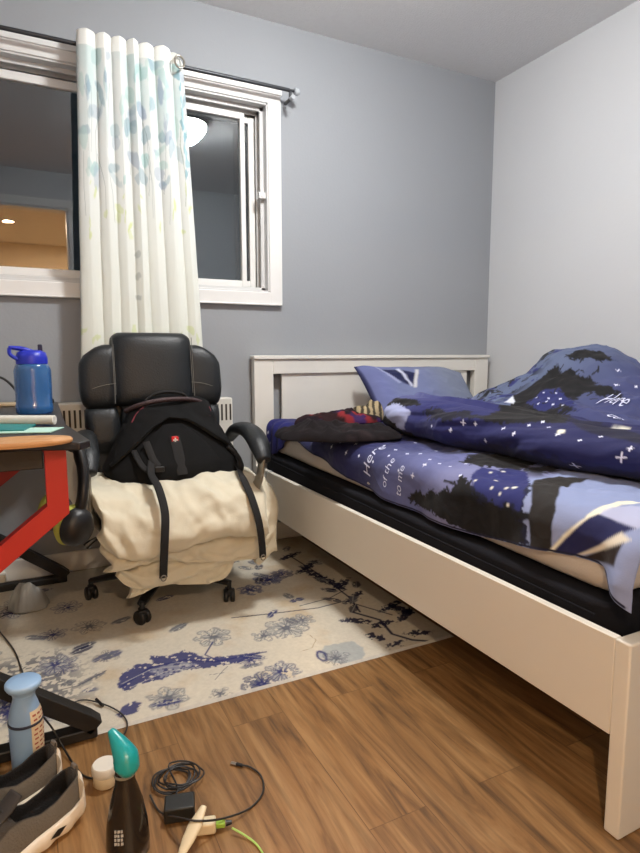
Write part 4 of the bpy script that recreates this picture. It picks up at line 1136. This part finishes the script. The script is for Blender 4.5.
# badge
q = front(-.010, .640, .022)
bd_ = MB().prism([(q[0] - .013, q[2] + .012), (q[0] - .009, q[2] + .015), (q[0] + .009, q[2] + .015), (q[0] + .013, q[2] + .012), (q[0] + .013, q[2] - .006), (q[0], q[2] - .014), (q[0] - .013, q[2] - .006)], 'y', q[1] - .004, q[1] + .01).build('badge', mat('red_badge', (206, 34, 38), 0.4), body, bevel=.001)
wm = mat('silver_white', (226, 220, 214), 0.35)
MB().box((q[0] - .0085, q[1] - .006, q[2] - .001), (q[0] + .0085, q[1] - .0035, q[2] + .004)).box((q[0] - .0025, q[1] - .006, q[2] - .0075), (q[0] + .0025, q[1] - .0035, q[2] + .0105)).build('badge_cross', wm, bd_)
MB().box((q[0] - .016, q[1] - .004, q[2] - .021), (q[0] + .016, q[1] + .0, q[2] - .017)).build('badge_bar', mat('red_badge'), body)
# top zip, handle, side piping
zp = [(BCX - .16, -.41, .742), (BCX - .12, -.445, .765), (BCX - .05, -.46, .782), (BCX + .03, -.455, .786), (BCX + .10, -.44, .778), (BCX + .165, -.41, .75)]
MB().tube([Vector(a_) for a_ in zp], .012, 10, smooth=6, flat=.8).build('top_piping', mat('dark_patterned_trim', (58, 40, 42), .6, bump=.4, bscale=120), body, angle=180)
MB().tube([(BCX - .085, -.40, .775), (BCX - .05, -.405, .803), (BCX + .0, -.405, .812), (BCX + .06, -.405, .803), (BCX + .09, -.40, .775)], .011, 10, smooth=6, flat=.6).build('carry_handle', WEB, body, angle=180)
for pth in ([(-.15, .705), (-.13, .735), (-.10, .76)], [(.15, .715), (.16, .735), (.155, .75)]):
    MB().tube([front(a_, b_, .006) for a_, b_ in pth], .003, 8, smooth=4).build('red_piping', mat('dark_red_cord', (120, 36, 50), .6), body)
# two webbing straps hanging down over the cream comforter
for nm, pts in (('a', [(-.105, -.60, .575), (-.12, -.66, .54), (-.115, -.735, .498), (-.110, -.805, .44), (-.120, -.838, .36), (-.127, -.838, .27), (-.128, -.832, .225)]),
                ('b', [(.235, -.53, .55), (.225, -.60, .52), (.20, -.70, .495), (.205, -.775, .45), (.215, -.82, .37), (.224, -.825, .29), (.228, -.822, .235)])):
    v3 = [Vector((BCX + a_, b_ - .02 * (i_ > 1), c_ + .012 * (i_ == 2))) for i_, (a_, b_, c_) in enumerate(pts)]
    st = MB().tube(v3, .0135, 8, smooth=6, flat=.13, upv=(0, -1, .35)).build('shoulder_strap', WEB, bp_, angle=180)
    e_ = v3[-1]
    MB().tube([e_ + Vector((.0085 * math.cos(t), -.004, .0 + .0095 * math.sin(t))) for t in [2 * PI * i / 16 for i in range(17)]], .0022, 6, cap=False).build('strap_ring', mat('worn_grey_plastic', (120, 110, 98), .5), st)
# side strap and knot
MB().tube([front(.20, .60, .01), front(.235, .56, .014), (BCX + .235, -.60, .53), (BCX + .225, -.615, .505)], [.014, .017, .018, .012], 10, smooth=6, flat=.6).build('side_strap', WEB, body, angle=180)
MB().tube([front(-.16, .61, .01), front(-.14, .56, .02), (BCX - .11, -.63, .535)], [.012, .013, .013], 10, smooth=6, flat=.4).build('side_strap', WEB, body, angle=180)

# =================================================================== DESK
desk = thing('gaming_desk', (-2.75, -.7, 0), 'black desk with angled red metal legs against the left wall', 'desk')
topm = mat('black_carbon_laminate', (34, 29, 29), 0.33, bump=0.1, bscale=300, var=.08, vscale=30)
outl = [(XL + .02, -.10), (-2.405, -.10), (-2.415, -.60), (-2.424, -.955), (-2.394, -1.315), (-2.419, -1.347), (-2.58, -1.285), (-2.75, -1.25), (XL + .02, -1.25)]
MB().prism(outl, 'z', .747, .765).build('desk_top', topm, desk, bevel=.003)
for yl in (-1.262, -.13):
    def bar(pts, w, m, nm, par):
        mb = MB(); n_ = len(pts); L_ = []; R_ = []
        for i in range(n_):
            a_ = Vector(pts[max(i - 1, 0)]); c_ = Vector(pts[min(i + 1, n_ - 1)]); p_ = Vector(pts[i])
            if 0 < i < n_ - 1:
                d1 = (p_ - a_).normalized(); d2 = (c_ - p_).normalized(); d_ = (d1 + d2).normalized(); sc_ = 1 / max(.4, d_.dot(d1))
            else: d_ = (c_ - a_).normalized(); sc_ = 1
            nn = Vector((-d_.y, d_.x)) * w / 2 * sc_
            L_.append(tuple(p_ + nn)); R_.append(tuple(p_ - nn))
        mb.prism(L_ + R_[::-1], 'y', yl - .02, yl + .02)
        return mb.build(nm, m, par, bevel=.002, smooth=False)
    lg = bar([(-2.468, .745), (-2.468, .60), (-2.80, .335)], .047, REDM, 'leg', desk)
    bar([(-2.80, .335), (-2.432, .052), (-2.41, .030)], .04, DARKM, 'lower_brace', lg)
    MB().box((-2.90, yl - .02, .0065), (-2.408, yl + .02, .034)).build('foot', DARKM, lg, bevel=.004)
    MB().box((-2.98, yl - .018, .70), (-2.494, yl + .018, .746)).build('top_plate', DARKM, lg, bevel=.002)
MB().box((-2.92, -1.24, .62), (-2.90, -.15, .70)).build('crossbar', DARKM, desk)

# ---- things on the desk
DT = .765
p = at(35, 413, z=DT + .002)
wb = thing('water_bottle', (p.x, p.y, DT), 'translucent blue water bottle with carry handle standing on the desk', 'water bottle')
bg = mat('translucent_blue_plastic', (64, 128, 200), 0.12, coat=.3)
nn = bg.node_tree.nodes['Principled BSDF']; nn.inputs['Transmission Weight'].default_value = .55; nn.inputs['Roughness'].default_value = .12
sc_ = (p - CAM).dot(fw) / F_PX      # metres per photo pixel at the bottle
R_ = 17.0 * sc_
hb = 50 * sc_
MB().lathe([(R_ * .9, 0), (R_, .006), (R_, hb * .18), (R_ * .97, hb * .2), (R_ * .99, hb * .5), (R_ * .99, hb * .86), (R_ * .9, hb * .95), (R_ * .78, hb)], (p.x, p.y, DT + .001), n=40).build('bottle_body', bg, wb, angle=60)
bl = mat('royal_blue_plastic', (26, 42, 178), 0.4)
lid = MB().lathe([(R_ * .84, hb - .002), (R_ * .84, hb + .018), (R_ * .76, hb + .034), (R_ * .5, hb + .042)], (p.x, p.y, DT + .001), n=36).build('lid', bl, wb, angle=50)
zt = DT + hb
MB().tube([(p.x + R_ * .3, p.y, zt + .030), (p.x - R_ * .4, p.y - .005, zt + .046), (p.x - R_ * 1.15, p.y - .01, zt + .052)], [.014, .014, .009], 12, smooth=5, flat=.6).build('spout', bl, lid, angle=180)
MB().tube([(p.x - R_ * .7, p.y - .02, zt + .012), (p.x - R_ * 1.1, p.y - .02, zt + .03), (p.x - R_ * 1.1, p.y - .02, zt + .05)], .006, 8, smooth=5).build('carry_loop', bl, lid)
MB().box((p.x + R_ * .35, p.y - .006, zt + .036), (p.x + R_ * .6, p.y + .006, zt + .062)).build('spout_hinge', mat('dark_blue_plastic', (20, 24, 60), .5), lid, bevel=.003)

p = at(-30, 440, z=DT); q = at(38, 439, z=DT + .012)
mb = MB(); 
e0 = at(74, 439, z=DT + .012); ex = e0.x; L0 = -2.66
cxo = (ex + L0) / 2; rxo = (ex - L0) / 2; yo = at(38, 446, z=DT + .004).y + .055
mb.lathe([(.001, 0), (.97, 0), (1, .004), (1, .008), (.97, .012), (.001, .012)], (cxo, yo, DT + .001), n=56, sx=rxo, sy=.06)
tag(mb.build('wooden_board', mat('tan_cork_wood', (188, 140, 92), .55, bump=.1, bscale=120, var=.06, vscale=20, stretch=(1, 6, 1)), angle=60), 'thin oval tan wooden board lying at the near edge of the desk', 'board')
p0 = at(-20, 420, z=DT + .015); p1 = at(55, 420, z=DT + .015)
tag(MB().tube([p0, p0 + (p1 - p0) * .5, p1], .0135, 20).build('white_tube', mat('white_satin_plastic', (206, 206, 200), .45), bevel=.002), 'white round plastic tube lying across the desk', 'tube')
a1, a2, a3, a4 = at(-10, 424, z=DT), at(36, 426, z=DT), at(24, 432, z=DT), at(-10, 433, z=DT)
tag(MB().prism([(v_.x, v_.y) for v_ in (a1, a2, a3, a4)], 'z', DT + .001, DT + .006).build('teal_notebook', mat('teal_cover', (28, 122, 122), .5)), 'teal notebook lying behind the white tube on the desk', 'notebook')
a1, a2, a3, a4 = at(-10, 429, z=DT), at(64, 428, z=DT), at(50, 433, z=DT), at(-10, 434, z=DT)
tag(MB().prism([(v_.x, v_.y - .004) for v_ in (a1, a2, a3, a4)], 'z', DT + .001, DT + .003).build('paper_sheet', mat('mint_paper', (176, 214, 200), .7)), 'pale mint sheet of paper behind the oval wooden board', 'paper')
p = at(8, 404, z=DT + .01)
tag(MB().box((p.x - .09, -.26, DT + .001), (p.x + .09, -.18, DT + .012)).build('wood_tray', mat('beige_wood', (190, 168, 136), .6), bevel=.003), 'flat beige tray at the far end of the desk', 'tray')
c0 = [at(-6, 376, y=-.3), at(4, 379, y=-.3), at(14, 388, y=-.3), at(21, 400, y=-.3), at(24, 408, y=-.3)]
c0[-1].z = DT + .006
tag(MB().tube(c0, .0045, 8, smooth=6).build('desk_cable', BLACKP), 'black cable arching down onto the desk behind the blue bottle', 'cable')
p = at(60, 408, z=DT)
tag(MB().box((-2.56, -.17, DT + .001), (-2.42, -.13, DT + .018)).build('black_bar', BLACKP, bevel=.004), 'low black bar lying along the far edge of the desk', 'bar')

# ---- headset hanging from the desk side
hx, hyy = -2.425, -1.0
hs = thing('headset', (hx, hyy, .46), 'black over-ear headset with lime ear cushion hanging beside the red desk leg', 'headset')
band = [(hx + .01, hyy - .02, .505), (hx + .028, hyy - .03, .56), (hx + .036, hyy - .01, .63), (hx + .028, hyy + .02, .69), (hx + .0, hyy + .04, .715), (hx - .02, hyy + .07, .69), (hx - .02, hyy + .09, .62), (hx - .025, hyy + .095, .55)]
MB().tube(band, .026, 12, smooth=7, flat=.6, upv=(1, 0, .1)).build('headband', BLACKP, hs, angle=180)
MB().tube([(hx - .01, hyy + .035, .746), (hx + .0, hyy + .035, .70), (hx + .02, hyy + .035, .688)], .006, 8, smooth=4).build('desk_hook', DARKM, desk)
for (px_, py_, pz_, tilt, sd) in ((hx + .010, hyy - .045, .487, -.95, 1), (hx - .03, hyy + .09, .50, -.6, -1)):
    M3 = Matrix.Rotation(tilt, 3, 'Z') @ Matrix.Rotation(-PI / 2 * .9, 3, 'Y')
    cup = MB().lathe([(.012, -.030), (.036, -.026), (.048, -.010), (.051, .008), (.03, .012)], (px_, py_, pz_), n=30, M=M3, sx=1.1).build('ear_cup', BLACKP, hs, angle=60)
    MB().lathe([(.026, .010), (.049, .012), (.054, .024), (.047, .038), (.028, .034), (.022, .014)], (px_, py_, pz_), n=30, M=M3, sx=1.1).build('ear_cushion', mat('lime_mesh_foam', (176, 182, 84), .8, bump=.3, bscale=200), cup, angle=60)

# =================================================================== THINGS ON THE FLOOR
# spray bottle
sx_, sy_ = -2.394, -1.668
sp = thing('spray_bottle', (sx_, sy_, 0), 'black spray bottle with a teal head standing on the wooden floor', 'spray bottle')
glb = mat('glossy_black_plastic', (18, 16, 16), .16, coat=.4)
prof = [(.034, 0), (.040, .004), (.041, .03), (.038, .07), (.031, .11), (.023, .14), (.0185, .155), (.0175, .185)]
MB().lathe(prof, (sx_, sy_, .001), n=36, sx=1.0, sy=.75).build('bottle_body', glb, sp, angle=60)
MB().lathe([(.0185, .166), (.0195, .168), (.0195, .1705), (.0185, .172)], (sx_, sy_, 0), n=30, sx=1.0, sy=.78).build('neck_ring', mat('dull_grey_ring', (120, 116, 104), .5), sp)
teal = mat('teal_plastic', (10, 146, 150), .3, coat=.3)
hd = [(sx_ + .001, sy_ - .004, .176), (sx_ + .003, sy_ - .008, .190), (sx_ + .002, sy_ - .004, .208), (sx_ - .006, sy_ + .008, .226), (sx_ - .014, sy_ + .02, .240), (sx_ - .019, sy_ + .028, .248)]
MB().tube(hd, [.012, .0235, .0235, .017, .0105, .006], 20, smooth=6).build('spray_head', teal, sp, angle=180)
lab = mat('pale_print', (170, 170, 168), .5)
q = Vector((sx_, sy_, 0))
b = MB()
for i in range(4):
    for j in range(3):
        t_ = -2.25 + j * .16; zz_ = .072 - i * .008; rr = float(np.interp(zz_, [.03, .07, .11], [.041, .038, .031])) + .0006
        b.box((sx_ + rr * math.cos(t_) - .002, sy_ + .75 * rr * math.sin(t_) - .0008, zz_), (sx_ + rr * math.cos(t_) + .0015 + .001 * ((i + j) % 2), sy_ + .75 * rr * math.sin(t_) + .0012, zz_ + .005))
b.build('label_print', lab, sp)

# light blue bottle
p = at(23, 683, y=-1.33)
bb_ = thing('lotion_bottle', (p.x, -1.33, 0), 'light blue plastic bottle with a flared cap standing behind the shoes', 'bottle')
k = p.z / .235
pb = mat('pale_blue_plastic', (128, 158, 192), .35)
MB().lathe([(.030, .0), (.034, .004), (.035, .06), (.036, .12), (.034, .15), (.028, .175), (.0235, .19), (.0235, .20)], (p.x, -1.33, .009), n=36).build('bottle_body', pb, bb_, angle=60)
MB().lathe([(.0235, .20), (.026, .208), (.034, .216), (.038, .224), (.038, .231), (.034, .235), (.002, .235)], (p.x, -1.33, .009), n=36).build('cap', mat('pale_blue_cap', (150, 184, 220), .35), bb_, angle=60)
MB().lathe([(.0362, .128), (.0372, .129), (.0372, .134), (.0362, .135)], (p.x, -1.33, .009), n=36).build('band', mat('dark_band', (40, 44, 60), .5), bb_)
Vl = []; n_ = 14
for i in range(n_ + 1):
    t = -1.25 + 1.35 * i / n_
    for zz_ in np.linspace(.03, .165, 12):
        rr = float(np.interp(zz_, [0, .06, .12, .15, .175], [.034, .035, .036, .034, .028])) + .0008
        Vl.append((p.x + rr * math.cos(t), -1.33 + rr * math.sin(t), .009 + zz_))
la = MB().add(Vl, grid_faces(n_ + 1, 12)).build('label', mat('cream_label', (208, 190, 158), .6), bb_, angle=180)
b = MB()
for i in range(9):
    zz_ = .152 - i * .012
    for s in range(3):
        t0 = -1.12 + s * .36 + .05 * (i % 2); 
        Vq = []
        for t in np.linspace(t0, t0 + .25, 4):
            for z_ in (zz_, zz_ + .0045):
                rr = float(np.interp(z_, [0, .06, .12, .15, .175], [.034, .035, .036, .034, .028])) + .0014
                Vq.append((p.x + rr * math.cos(t), -1.33 + rr * math.sin(t), .009 + z_))
        b.add(Vq, grid_faces(4, 2))
b.build('label_print', mat('red_brown_print', (150, 74, 62), .6), la, angle=180)

bb_.scale = (1, 1, .93)
# white jar
p = at(107, 789, z=0)
j_ = thing('small_jar', (p.x, p.y + .02, 0), 'small round white jar on the floor beside the teal-headed spray bottle', 'jar')
MB().lathe([(.024, 0), (.0265, .003), (.0265, .024), (.024, .027)], (p.x, p.y + .02, .001), n=32).build('jar_body', mat('ivory_plastic', (216, 200, 168), .4), j_, angle=50)
MB().lathe([(.027, .0265), (.0285, .029), (.0285, .044), (.026, .048), (.001, .0485)], (p.x, p.y + .02, .001), n=32).build('lid', mat('white_plastic', (226, 220, 208), .35), j_, angle=50)

# shoes ------------------------------------------------------------------
grey_k = mat('shoe_knit', (255, 255, 255), .85, vcol=True, bump=.35, bscale=260, spec=.2)
sole_m = mat('shoe_sole_foam', (214, 202, 184), .6, bump=.06, bscale=80, var=.04, vscale=20)
def make_shoe(heel, ang, label):
    sh_ = thing('sneaker', heel, label, 'shoe', 'pair of sneakers on the floor')
    LN = .285
    ca_, sa_ = math.cos(ang), math.sin(ang)
    def Q(t, s, z):   # t along length from heel, s sideways, z up
        X_ = t * LN; return (heel[0] + X_ * ca_ - s * sa_, heel[1] + X_ * sa_ + s * ca_, heel[2] + z)
    T_ = [0, .04, .12, .25, .4, .55, .7, .82, .92, .98, 1.0]
    Wd = [.018, .030, .036, .037, .036, .040, .047, .048, .040, .022, .006]
    # sole
    rings = []
    for i in range(37):
        t = i / 36; w_ = float(np.interp(t, T_, Wd)) + .010; hi = float(np.interp(t, [0, .05, .12, .3, .5, .8, 1], [.088, .078, .058, .046, .038, .030, .034]))
        lo = float(np.interp(t, [0, .06, .15, .8, 1], [.020, .006, 0, 0, .018])); ring = []
        if t == 0 or t == 1: w_ *= .75
        for j in range(24):
            a_ = 2 * PI * j / 24; c_, s_ = math.cos(a_), math.sin(a_)
            bulge = 1 + .06 * math.sin(t * 40) * (s_ < 0)
            xn_ = abs(c_) ** .45
            hz = hi if (s_ <= 0 or t < .05) else .036 + (hi - .036) * xn_ ** 7 if hi > .036 else hi
            hi_, hi = hi, hz
            ring.append(Q(t * 1.03 - .015, w_ * bulge * math.copysign(abs(c_) ** .45, c_) * (1 - .10 * max(0, s_)), (lo + hi) / 2 + (hi - lo) / 2 * math.copysign(abs(s_) ** .5, s_)))
            hi = hi_
        rings.append(ring)
    MB().loft(rings).build('sole', sole_m, sh_, angle=60)
    for sd in (-1, 1):
        MB().add([Q(.20, sd * .0475, .026), Q(.27, sd * .049, .032), Q(.33, sd * .049, .022), Q(.26, sd * .0485, .016)], [(0, 1, 2, 3)]).build('sole_slot', BLACKP, sh_)
    # upper
    rings = []; C_ = []
    n_ = 44
    for i in range(61):
        t = i / 60
        w_ = float(np.interp(t, T_, Wd)); top = float(np.interp(t, [0, .03, .1, .22, .34, .46, .56, .7, .85, .95, 1.0], [.090, .094, .088, .074, .072, .088, .092, .076, .060, .05, .036]))
        opn = 1.0 if .03 < t < .47 else 0.0
        if .47 <= t < .52: opn = 1 - (t - .47) / .05
        ring = []
        for j in range(n_):
            a_ = j / (n_ - 1); s_ = 2 * a_ - 1      # -1..1 across
            base = .034
            if abs(s_) > .45:       # wall, leaning in
                f_ = (1 - abs(s_)) / .55; sx2 = w_ * (1 - .30 * f_ ** 1.5) ; zz_ = base + (top - base) * (f_ ** .85)
                col_ = (98, 91, 82) if f_ < .93 else (60, 55, 50)
            else:
                g2 = abs(s_) / .45
                sx2 = w_ * .70 * g2
                over = top + .008 * (1 - g2 ** 2)
                ins = .048 + (top - .048) * (g2 ** 8)
                zz_ = over * (1 - opn) + ins * opn
                if opn > .5: sx2 = w_ * .64 * (g2 ** .6)
                col_ = (18, 16, 16) if opn > .3 else (60, 55, 50)
            ring.append(Q(t * .985 + .008, math.copysign(sx2, s_), zz_)); C_.append(lin(col_))
        rings.append(ring)
    MB().loft(rings, cap=False, close=False).build('upper', grey_k, sh_, color=np.array(C_), angle=180)
    # tongue and pull tab
    MB().tube([Q(.62, 0, .092), Q(.52, 0, .108), Q(.44, 0, .125)], [.016, .021, .018], 10, smooth=4, flat=.25, upv=(0, 0, 1)).build('tongue', mat('shoe_tongue', (46, 42, 40), .8), sh_, angle=180)
    MB().tube([Q(.0, 0, .075), Q(-.008, 0, .096), Q(.005, 0, .104), Q(.02, 0, .094)], .008, 8, smooth=4, flat=.3, upv=(ca_, sa_, 0)).build('pull_tab', mat('grey_pull_tab', (104, 96, 88), .8), sh_, angle=180)
    b = MB()
    for k_ in range(5):
        t = .54 + k_ * .045; b.tube([Q(t, -.026, .088 - k_ * .006), Q(t + .01, 0, .108 - k_ * .007), Q(t, .026, .088 - k_ * .006)], .0028, 8, smooth=4)
    b.build('laces', mat('dark_laces', (36, 34, 34), .8), sh_)
    return sh_
h1 = at(80, 812, z=0.0)
make_shoe((h1.x - .005, h1.y + .012, .001), math.radians(212), 'dark grey sneaker with off-white sole, the nearer of the pair')
make_shoe((h1.x - .040, h1.y + .112, .001), math.radians(206), 'dark grey sneaker behind its twin, next to the light blue bottle')

# charger, plug, clip, cables --------------------------------------------
blkb = mat('matte_black_adapter', (30, 31, 30), .5)
def zbox(name, c, sx2, sy2, sz2, ang, m, parent=None, bevel=.003, z0=.001):
    mb = MB(); mb.box((c.x - sx2 / 2, c.y - sy2 / 2, z0), (c.x + sx2 / 2, c.y + sy2 / 2, z0 + sz2), rot=((c.x, c.y, z0), rotz(ang)))
    return mb.build(name, m, parent, bevel=bevel)
c = at(180, 815, z=0)
ad_ = zbox('power_adapter', c, .062, .046, .032, -.25, blkb)
tag(ad_, 'black rectangular power adapter on the floor beside the white plug', 'power adapter')
c2 = at(206, 826, z=.012)
wp = thing('usb_charger', (c2.x, c2.y, 0), 'small white wall charger with a lime cable plugged in, lying on the floor', 'charger')
zbox('charger_body', Vector((c2.x, c2.y, 0)), .040, .026, .024, -.3, mat('warm_white_plastic', (222, 208, 176), .4), wp, .004)
zbox('usb_plug', Vector((c2.x + .028, c2.y - .008, 0)), .018, .014, .010, -.3, mat('lime_plastic', (150, 190, 70), .5), wp, .002, .007)
lime = mat('lime_cable', (168, 205, 110), .5)
lc = [(c2.x + .036, c2.y - .010, .013), tuple(at(232, 828, z=.012)), tuple(at(246, 836, z=.006)), tuple(at(258, 846, z=.004)), tuple(at(266, 862, z=.004)), tuple(at(268, 885, z=.004))]
tag(MB().tube([(c2.x + .038, c2.y - .011, .012), (c2.x + .050, c2.y - .014, .012)], [.006, .0035], 10).build('cable_strain_relief', BLACKP, wp), None)
tag(MB().tube(lc[1:], .0021, 8, smooth=8).build('lime_cable', lime), 'thin lime green charging cable running off across the wooden floor', 'cable')
# cream clip / paddle leaning over the adapter
a1 = at(204, 806, z=.05); a2 = at(182, 853, z=.02)
mb = MB(); d_ = (a2 - a1); n_ = d_.normalized()
mb.tube([a1, a1 + d_ * .15, a1 + d_ * .45, a1 + d_ * .75, a1 + d_ * 1.0, a1 + d_ * 1.2], [.006, .009, .0145, .0125, .008, .004], 14, smooth=5, flat=.45, upv=(0, 0, 1))
tag(mb.build('cream_paddle', mat('cream_plastic', (222, 206, 172), .42), angle=180), 'cream pointed plastic paddle resting across the charger and adapter', 'plastic tool')
# coiled cable
cc = at(178, 780, z=0); pts = []
rs = random.Random(3)
for i in range(95):
    t = i * .42; rr = .036 + .012 * math.sin(i * .37) + .004 * rs.random()
    pts.append(Vector((cc.x + rr * 1.05 * math.cos(t) + .008 * math.sin(i * .11), cc.y + rr * .95 * math.sin(t), .004 + .012 * (i / 95) + .003 * math.sin(i * .9))))
pts += [Vector((cc.x - .01, cc.y - .045, .012)), Vector((c.x - .02, c.y + .03, .016))]
tag(MB().tube(pts, .0019, 7, smooth=3).build('coiled_cable', mat('grey_black_cable', (42, 40, 40), .5)), 'coiled thin dark cable on the floor behind the power adapter', 'cable')
us = thing('usb_cable', tuple(at(235, 765, z=0)), 'dark cable with a metal connector curving over the wooden floor', 'cable')
pt = [at(150, 795, z=.01), at(160, 812, z=.006), at(180, 818, z=.04), at(200, 821, z=.045), at(225, 818, z=.02), at(250, 808, z=.004), at(263, 792, z=.004), at(261, 776, z=.004), at(250, 767, z=.004), at(240, 765, z=.005)]
MB().tube(pt, .0021, 8, smooth=8).build('cord', mat('grey_black_cable'), us, angle=180)
q1 = at(241, 765, z=.005); q2 = at(230, 762, z=.005); dd = (q2 - q1).normalized()
MB().tube([q1 - dd * .004, q1 + dd * .012], .0045, 8, flat=.7).build('connector_grip', BLACKP, us)
MB().tube([q1 + dd * .012, q1 + dd * .026], .0045, 4, flat=.6).build('connector_tip', STEEL, us)
# black cable from the desk across to the spray bottle
pt = [at(-14, 615, z=.012), at(0, 632, z=.012), at(14, 650, z=.012), at(21, 668, z=.012), at(30, 692, z=.05), at(40, 712, z=.075), at(52, 728, z=.06), at(62, 745, z=.02), at(72, 762, z=.004), at(84, 776, z=.004), at(100, 778, z=.004), at(114, 770, z=.004)]
tag(MB().tube(pt, .0024, 8, smooth=8).build('black_cable', BLACKP), 'black cable trailing over the desk foot toward the teal-headed spray bottle', 'cable')
cb = thing('charging_cable', tuple(at(97, 700, z=.01)), 'thin dark cable looped on the rug beside the desk foot', 'cable')
pt = [at(52, 712, z=.012), at(66, 706, z=.012), at(82, 700, z=.012), at(100, 703, z=.012), at(118, 711, z=.012), at(127, 722, z=.012), at(124, 734, z=.012), at(112, 737, z=.012)]
MB().tube(pt, .002, 8, smooth=8).build('cord', mat('grey_black_cable'), cb)
q1 = at(103, 706, z=.012); q2 = at(96, 699, z=.02)
MB().tube([q1, q2], .004, 8).build('connector', BLACKP, cb)
# under the desk
sb = at(2, 582, z=0.01)
tag(MB().box((sb.x - .07, sb.y - .02, .009), (sb.x + .016, sb.y + .03, .045)).build('power_strip', mat('white_plastic'), bevel=.004), 'white plastic power strip end under the desk', 'power strip')
def cpl(X, Y, Z): return Paint(X, Y, (150, 150, 146)).C
pb_ = at(30, 607, z=.01)
heap('plastic_bag', pb_.x, pb_.y, .07, .06, .08, .009, 21, cpl, mat('thin_plastic_film', (255, 255, 255), .35, vcol=True, spec=.6), 'crumpled greyish plastic bag on the rug under the desk', 'bag')

# =================================================================== WORLD / VIEW
w = bpy.data.worlds.new('night'); S.world = w; w.use_nodes = True
w.node_tree.nodes['Background'].inputs['Color'].default_value = (.012, .016, .022, 1)
w.node_tree.nodes['Background'].inputs['Strength'].default_value = 0.6
S.view_settings.view_transform = 'Standard'; S.view_settings.look = 'None'
S.view_settings.gamma = 1.0; S.view_settings.exposure = 0.0; S.view_settings.use_curve_mapping = False
